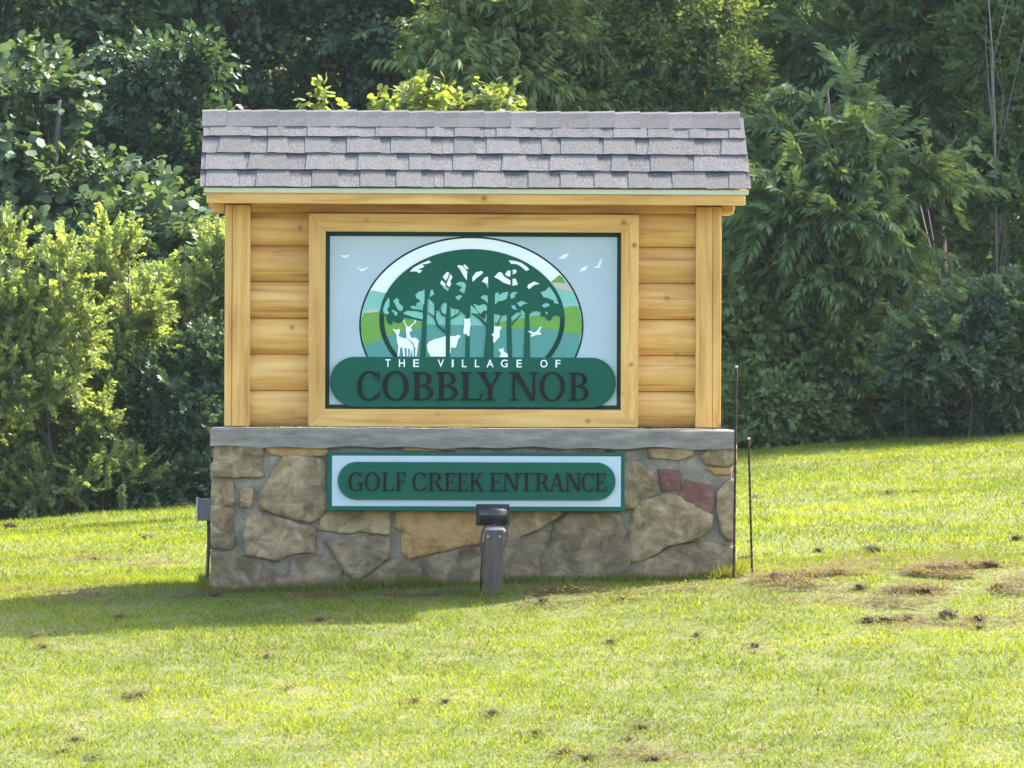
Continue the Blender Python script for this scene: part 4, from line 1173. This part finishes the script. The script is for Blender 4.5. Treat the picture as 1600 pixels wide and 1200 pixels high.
plant('privet_shrub', 'yellow-green privet shrub close behind the roofed sign', 'shrub', 'yellow-green shrubs at the wood edge', 14.3, -2.3,
      [lob(300,490,14.3,55,55,.2), lob(335,420,14.3,34,50,.18), lob(255,480,14.3,40,45,.18), lob(350,540,14.3,60,80,.24)], 'small', 760, 0.21, LF_PRIV, 14, .015, up=.9, jit=.7)
plant('holly_bush', 'dense dark green bush beside the left end of the sign', 'bush', None, 12.6, -2.45,
      [lob(275,650,13,65,85,.3), lob(310,600,13,50,55,.3), lob(250,720,12.9,70,55,.3), lob(330,710,12.9,60,70,.3), lob(270,765,12.8,90,30,.25)], 'small', 1700, 0.19, LF_HOLLY, 15, .014, up=.3)
plant('low_shrub', 'low mid green shrub of fine leaves at the lawn edge under the privet', 'shrub', None, 12.5, -3.1,
      [lob(40,690,12.5,80,60,.2), lob(120,670,12.6,60,60,.2), lob(-40,700,12.5,80,70,.25), lob(60,760,12.3,110,36,.2), lob(170,740,12.5,70,44,.2)], 'small', 1150, 0.17, LF_PRIV, 16, .010, up=.6, jit=.7, vmean=.3)
# dark wood behind
dark = [
 ('shade_tree', 'dark leafy forest tree behind the young poplar', 21.5, -4.6, [(30,60,190,150), (-120,200,190,210), (120,190,180,140), (-30,-160,240,170)]),
 ('shade_tree', 'deep green forest tree showing between the poplar and the sign roof', 22.0, -2.6, [(290,120,150,150), (330,300,140,130), (230,300,130,120), (360,-130,260,150)]),
 ('shade_tree', 'dark forest tree right behind the left half of the sign roof', 22.5, -1.2, [(480,80,150,120), (520,260,160,130), (600,40,120,110), (560,-150,230,120), (450,420,150,140)]),
]
for i, (nm, lb, y, bx, ls) in enumerate(dark):
    plant(nm, lb, 'tree', 'forest trees behind the sign', y, bx, [lob(a_, b_, y, c_, d_, 1.1) for a_, b_, c_, d_ in ls], 'mid', 2700, 0.27, LF_DARK, 30+i, .13)
plant('sapling', 'dark sapling with pointed leaves filling the gap left of the sign roof', 'tree', None, 18.5, -2.7,
      [lob(265,130,18.5,70,50), lob(220,210,18.5,70,60), lob(300,200,18.5,60,60), lob(190,270,18.5,60,50), lob(270,290,18.3,80,60)], 'mid', 1300, 0.24, LF_HOLLY, 36, .05)
# centre
plant('sunlit_shrub', 'bright yellow-green sunlit shrub peeping over the roof ridge of the sign', 'shrub', None, 11.0, -0.75,
      [lob(503,162,11.0,14,16), lob(540,190,11.0,16,18), lob(598,188,11.0,26,22), lob(652,172,11.2,32,32), lob(600,300,11.2,110,80), lob(715,172,11.3,38,26), lob(778,160,11.5,36,26)], 'broad', 520, 0.14, LF_LIT, 17, .025, up=.35, jit=.8)
plant('sourwood_tree', 'light green tree with hanging leaves behind the middle of the sign roof', 'tree', None, 16.2, 0.0,
      [lob(720,60,16.2,70,40), lob(790,40,16.4,80,50), lob(700,115,16.0,65,35), lob(790,130,16.2,80,40), lob(860,70,16.4,70,45), lob(770,-60,16.4,130,60), lob(780,260,16.4,130,90), lob(880,150,16.4,60,35)], 'droop', 1500, 0.22, LF_MID, 18, .06)
plant('thicket_tree', 'mid green tangled tree with thin bare branches above the right half of the roof', 'tree', None, 17.0, 1.4,
      [lob(930,60,17,80,70), lob(1000,110,16.8,90,60), lob(1080,50,17,90,70), lob(1120,130,16.8,80,60), lob(920,150,16.6,80,40), lob(1040,-90,17.2,170,100), lob(1030,280,17.2,150,110)], 'mid', 4800, 0.165, LF_MID, 19, .045, BARKP, None, 'trunk', 3)
# right
plant('frond_tree', 'feathery-leaved tree with layered fronds right of the sign roof', 'tree', None, 15.6, 2.45,
      [lob(1360,225,15.6,110,26), lob(1260,275,15.4,100,28), lob(1420,290,15.6,80,26), lob(1320,340,15.2,120,28), lob(1210,370,15.4,80,30), lob(1400,370,15.4,80,26), lob(1250,200,15.8,70,24), lob(1190,270,15.8,50,40), lob(1290,420,15.4,110,30), lob(1300,150,15.9,70,24)], 'frond', 1000, 0.30, LF_FROND, 20, .035, up=-.02, jit=.55, out=.8)
k_ = 19.0
plant('tall_tree', 'tall dark-trunked tree with fronds high among the right-hand woods', 'tree', None, k_, at(1462, 650, k_).x,
      [lob(1380,60,18.0,130,60), lob(1460,30,18.2,90,60), lob(1300,90,18.0,90,50), lob(1420,140,17.9,100,40), lob(1500,130,18.4,70,50), lob(1430,-110,18.5,210,110)], 'frond', 950, 0.34, LF_FROND, 21, .125, None,
      [at(1468, 720, k_), at(1465, 560, k_), at(1464, 420, k_), at(1459, 250, k_), at(1452, 80, k_), at(1445, -120, k_)], 'trunk', up=.0, jit=.4)
plant('grey_stem_tree', 'slim tree with pale grey forking stems beside the tall dark trunk', 'tree', None, 17.0, at(1560, 600, 17).x,
      [lob(1560,60,17,70,80), lob(1590,200,16.8,80,70), lob(1540,260,16.8,70,60), lob(1570,350,16.6,90,60), lob(1640,120,17,90,120), lob(1600,-90,17.2,130,90)], 'small', 1700, 0.20, LF_FROND, 22, .014, BARKP,
      [at(1560, 700, 17), at(1556, 420, 16.6), at(1553, 200, 16.3), at(1549, 80, 16.2), at(1538, -60, 16.2)], 'trunk', 2)
plant('blue_green_shrub', 'rounded blue-green shrub at the wood edge below the grey stems', 'shrub', None, 14.8, at(1510, 600, 14.8).x,
      [lob(1510,500,14.8,75,45), lob(1570,530,14.8,70,60), lob(1460,540,14.6,70,45), lob(1620,540,14.8,70,80), lob(1540,610,15.2,90,50), lob(1460,640,15.2,60,30)], 'small', 1300, 0.21, LF_POP, 23, .014, up=.3, vmean=.32)
shr = [
 ('leafy thicket shrub against the right end of the sign', 15.6, 1205, [(1180,470,60,70), (1210,560,70,70), (1165,560,50,90), (1230,490,60,50)], 'mid', 800, .26, LF_UND),
 ('spreading green shrub with arching leaf sprays left of the spiky weeds', 15.6, 1300, [(1290,560,80,55), (1340,620,80,50), (1270,640,70,45), (1330,520,70,40)], 'frond', 480, .27, LF_UND),
 ('mounded shrub directly behind the spiky weeds', 16.2, 1420, [(1400,520,80,50), (1440,570,80,50), (1380,600,70,50), (1430,460,80,50)], 'small', 1200, .21, LF_UND),
 ('low bushy shrub at the lawn edge right of the spiky weeds', 15.8, 1530, [(1500,620,80,50), (1560,600,70,60), (1450,640,60,40), (1610,620,60,60)], 'mid', 1100, .20, LF_UND),
 ('small low shrub at the lawn edge by the shorter stake', 15.2, 1220, [(1210,640,60,36), (1260,655,50,26), (1170,640,40,45)], 'mid', 420, .19, LF_UND),
]
for i, (lb, y, bp, ls, kd, n, sz, mt) in enumerate(shr):
    plant('edge_shrub', lb, 'shrub', 'undergrowth shrubs along the right wood edge', y, at(bp, 650, y).x, [lob(a_, b_, y, c_, d_) for a_, b_, c_, d_ in ls], kd, n, sz, mt, 50+i, .010, up=.3)
# two spiky weeds
for lb, tp, bt in (('slim pale spiky weed, the shorter of two in the undergrowth', (1412, 512), (1415, 600)), ('slim pale spiky weed, the taller of two in the undergrowth', (1432, 500), (1428, 600))):
    a_, b_ = at(*tp, 15.0), at(*bt, 15.0); bz = float(zg(b_.x, 15.0))
    rt = empty('spiky_weed', (b_.x, 15.0, bz)); tag(rt, lb, 'weed', 'spiky weeds')
    v, f = tube([(0, 0, -.05), ((a_.x-b_.x)*.5, 0, (a_.z-bz)*.5), (a_.x-b_.x, 0, a_.z-bz)], [.008, .006, .003], 5)
    link('stem', np_mesh('stem', v, f), LF_LIT, rt)
    A = Acc(); g = np.random.default_rng(5)
    t = .45 + .55*g.random(90)
    pos = np.stack([(a_.x-b_.x)*t, 0*t, (a_.z-bz)*t], 1)
    f = np.stack([g.normal(0, .45, 90), g.normal(0, .45, 90), np.full(90, .8)], 1)
    scatter(A, 'small', pos, f, np.full(90, .034), np.full(90, .6), g)
    link('leaves', A.mesh('leaves'), LF_UND, rt)
darkr = [
 ('dark forest tree behind the right half of the sign roof', 22.5, 0.6, [(760,160,150,140), (860,330,170,140), (720,330,130,130), (800,-120,240,140)]),
 ('dark forest tree just right of the sign roof end', 22.5, 2.3, [(1080,200,150,150), (1180,110,130,130), (1130,400,150,130), (1090,-130,230,130)]),
 ('dark forest tree behind the feathery-leaved tree', 23.0, 3.6, [(1320,150,150,130), (1280,430,160,130), (1400,460,120,110), (1340,-120,230,130)]),
 ('dark forest tree behind the slim grey stems', 23.0, 5.2, [(1530,130,140,150), (1560,400,150,140), (1650,250,150,200), (1600,-130,240,140)]),
]
for i, (lb, y, bx, ls) in enumerate(darkr):
    plant('shade_tree', lb, 'tree', 'forest trees behind the sign', y, bx, [lob(a_, b_, y, c_, d_, 1.1) for a_, b_, c_, d_ in ls], 'mid', 2700, 0.27, LF_DARK, 70+i, .13)
# the wood goes on to the right and left of the view
for i, (x_, y_, h_, lb) in enumerate([(6.0, 18.3, 8.6, 'tall forest tree next after the grey-stemmed tree along the wood edge'), (8.4, 19.5, 8.8, 'tall forest tree second after the grey-stemmed tree along the wood edge'), (10.8, 21.0, 9.5, 'tall forest tree third after the grey-stemmed tree along the wood edge'), (-6.6, 19, 6.5, 'tall forest tree beyond the young poplar along the wood edge')]):
    z_ = float(zg(x_, y_))
    ls = [((x_+random.uniform(-.9, .9), y_+random.uniform(-.8, .8), z_+h_*t), (1.5, 1.3, 1.1)) for t in (.16, .3, .45, .6, .75, .9)]
    plant('shade_tree', lb, 'tree', 'forest trees behind the sign', y_, x_, ls, 'mid', 950, .40, LF_DARK, 90+i, .14)

# weeds and ground cover along the foot of the wood, far wood on the bank
g = np.random.default_rng(77)
A = Acc()
def edge_y(x): return np.interp(x, [-6, -3.7, -2.2, 0, 1.7, 3.9, 7], [12.4, 12.4, 12.8, 14.4, 15.4, 16.2, 17.5])
m = 1500
x_ = g.uniform(-5.5, 6.5, m); y_ = edge_y(x_) + g.random(m)**1.6*3.0
pos = np.stack([x_, y_, zg(x_, y_)], 1)
scatter(A, 'blade', pos, np.stack([g.normal(0, .25, m), g.normal(0, .25, m), np.ones(m)], 1), g.uniform(.12, .34, m), np.clip(g.normal(.5, .15, m), 0, 1), g)
m = 4200
x_ = g.uniform(-5.5, 6.5, m); y_ = edge_y(x_) + 0.1 + g.random(m)**1.4*4.5
pos = np.stack([x_, y_, zg(x_, y_) + g.random(m)**1.3*0.55], 1)
scatter(A, 'mid', pos, np.stack([g.normal(0, .6, m), g.normal(-.3, .6, m), np.full(m, .7)], 1), g.uniform(.14, .26, m), np.clip(g.normal(.45, .14, m), 0, 1), g)
tag(link('undergrowth', A.mesh('undergrowth'), LF_UND), 'rough weeds and ground cover along the foot of the woods', 'undergrowth', kind='stuff')
A = Acc()
m = 9500
x_ = g.uniform(-16, 20, m); y_ = g.uniform(25, 40, m)
pos = np.stack([x_, y_, zg(x_, y_) + g.random(m)*9.5], 1)
scatter(A, 'mid', pos, g.normal(size=(m, 3)) + np.array([0, -.3, .2]), g.uniform(.5, .9, m), np.clip(g.normal(.45, .15, m), 0, 1), g)
tag(link('far_wood', A.mesh('far_wood'), LF_DARK), 'dark mass of woodland on the bank far behind', 'woods', kind='stuff')

# humid air between the sign and the woods
hz = bpy.data.materials.new('haze'); hz.use_nodes = True
nt = hz.node_tree
nt.nodes.remove(nt.nodes['Principled BSDF'])
pv = nt.nodes.new('ShaderNodeVolumePrincipled')
pv.inputs['Color'].default_value = (0.78, 0.92, 1.0, 1)
pv.inputs['Density'].default_value = 0.00018
nt.links.new(pv.outputs[0], nt.nodes['Material Output'].inputs['Volume'])
o = bm_obj('haze', box_bm(-195, 195, -64, 252, -6, 62), hz)
tag(o, 'thin humid haze filling the air of the clearing', 'haze', kind='stuff')
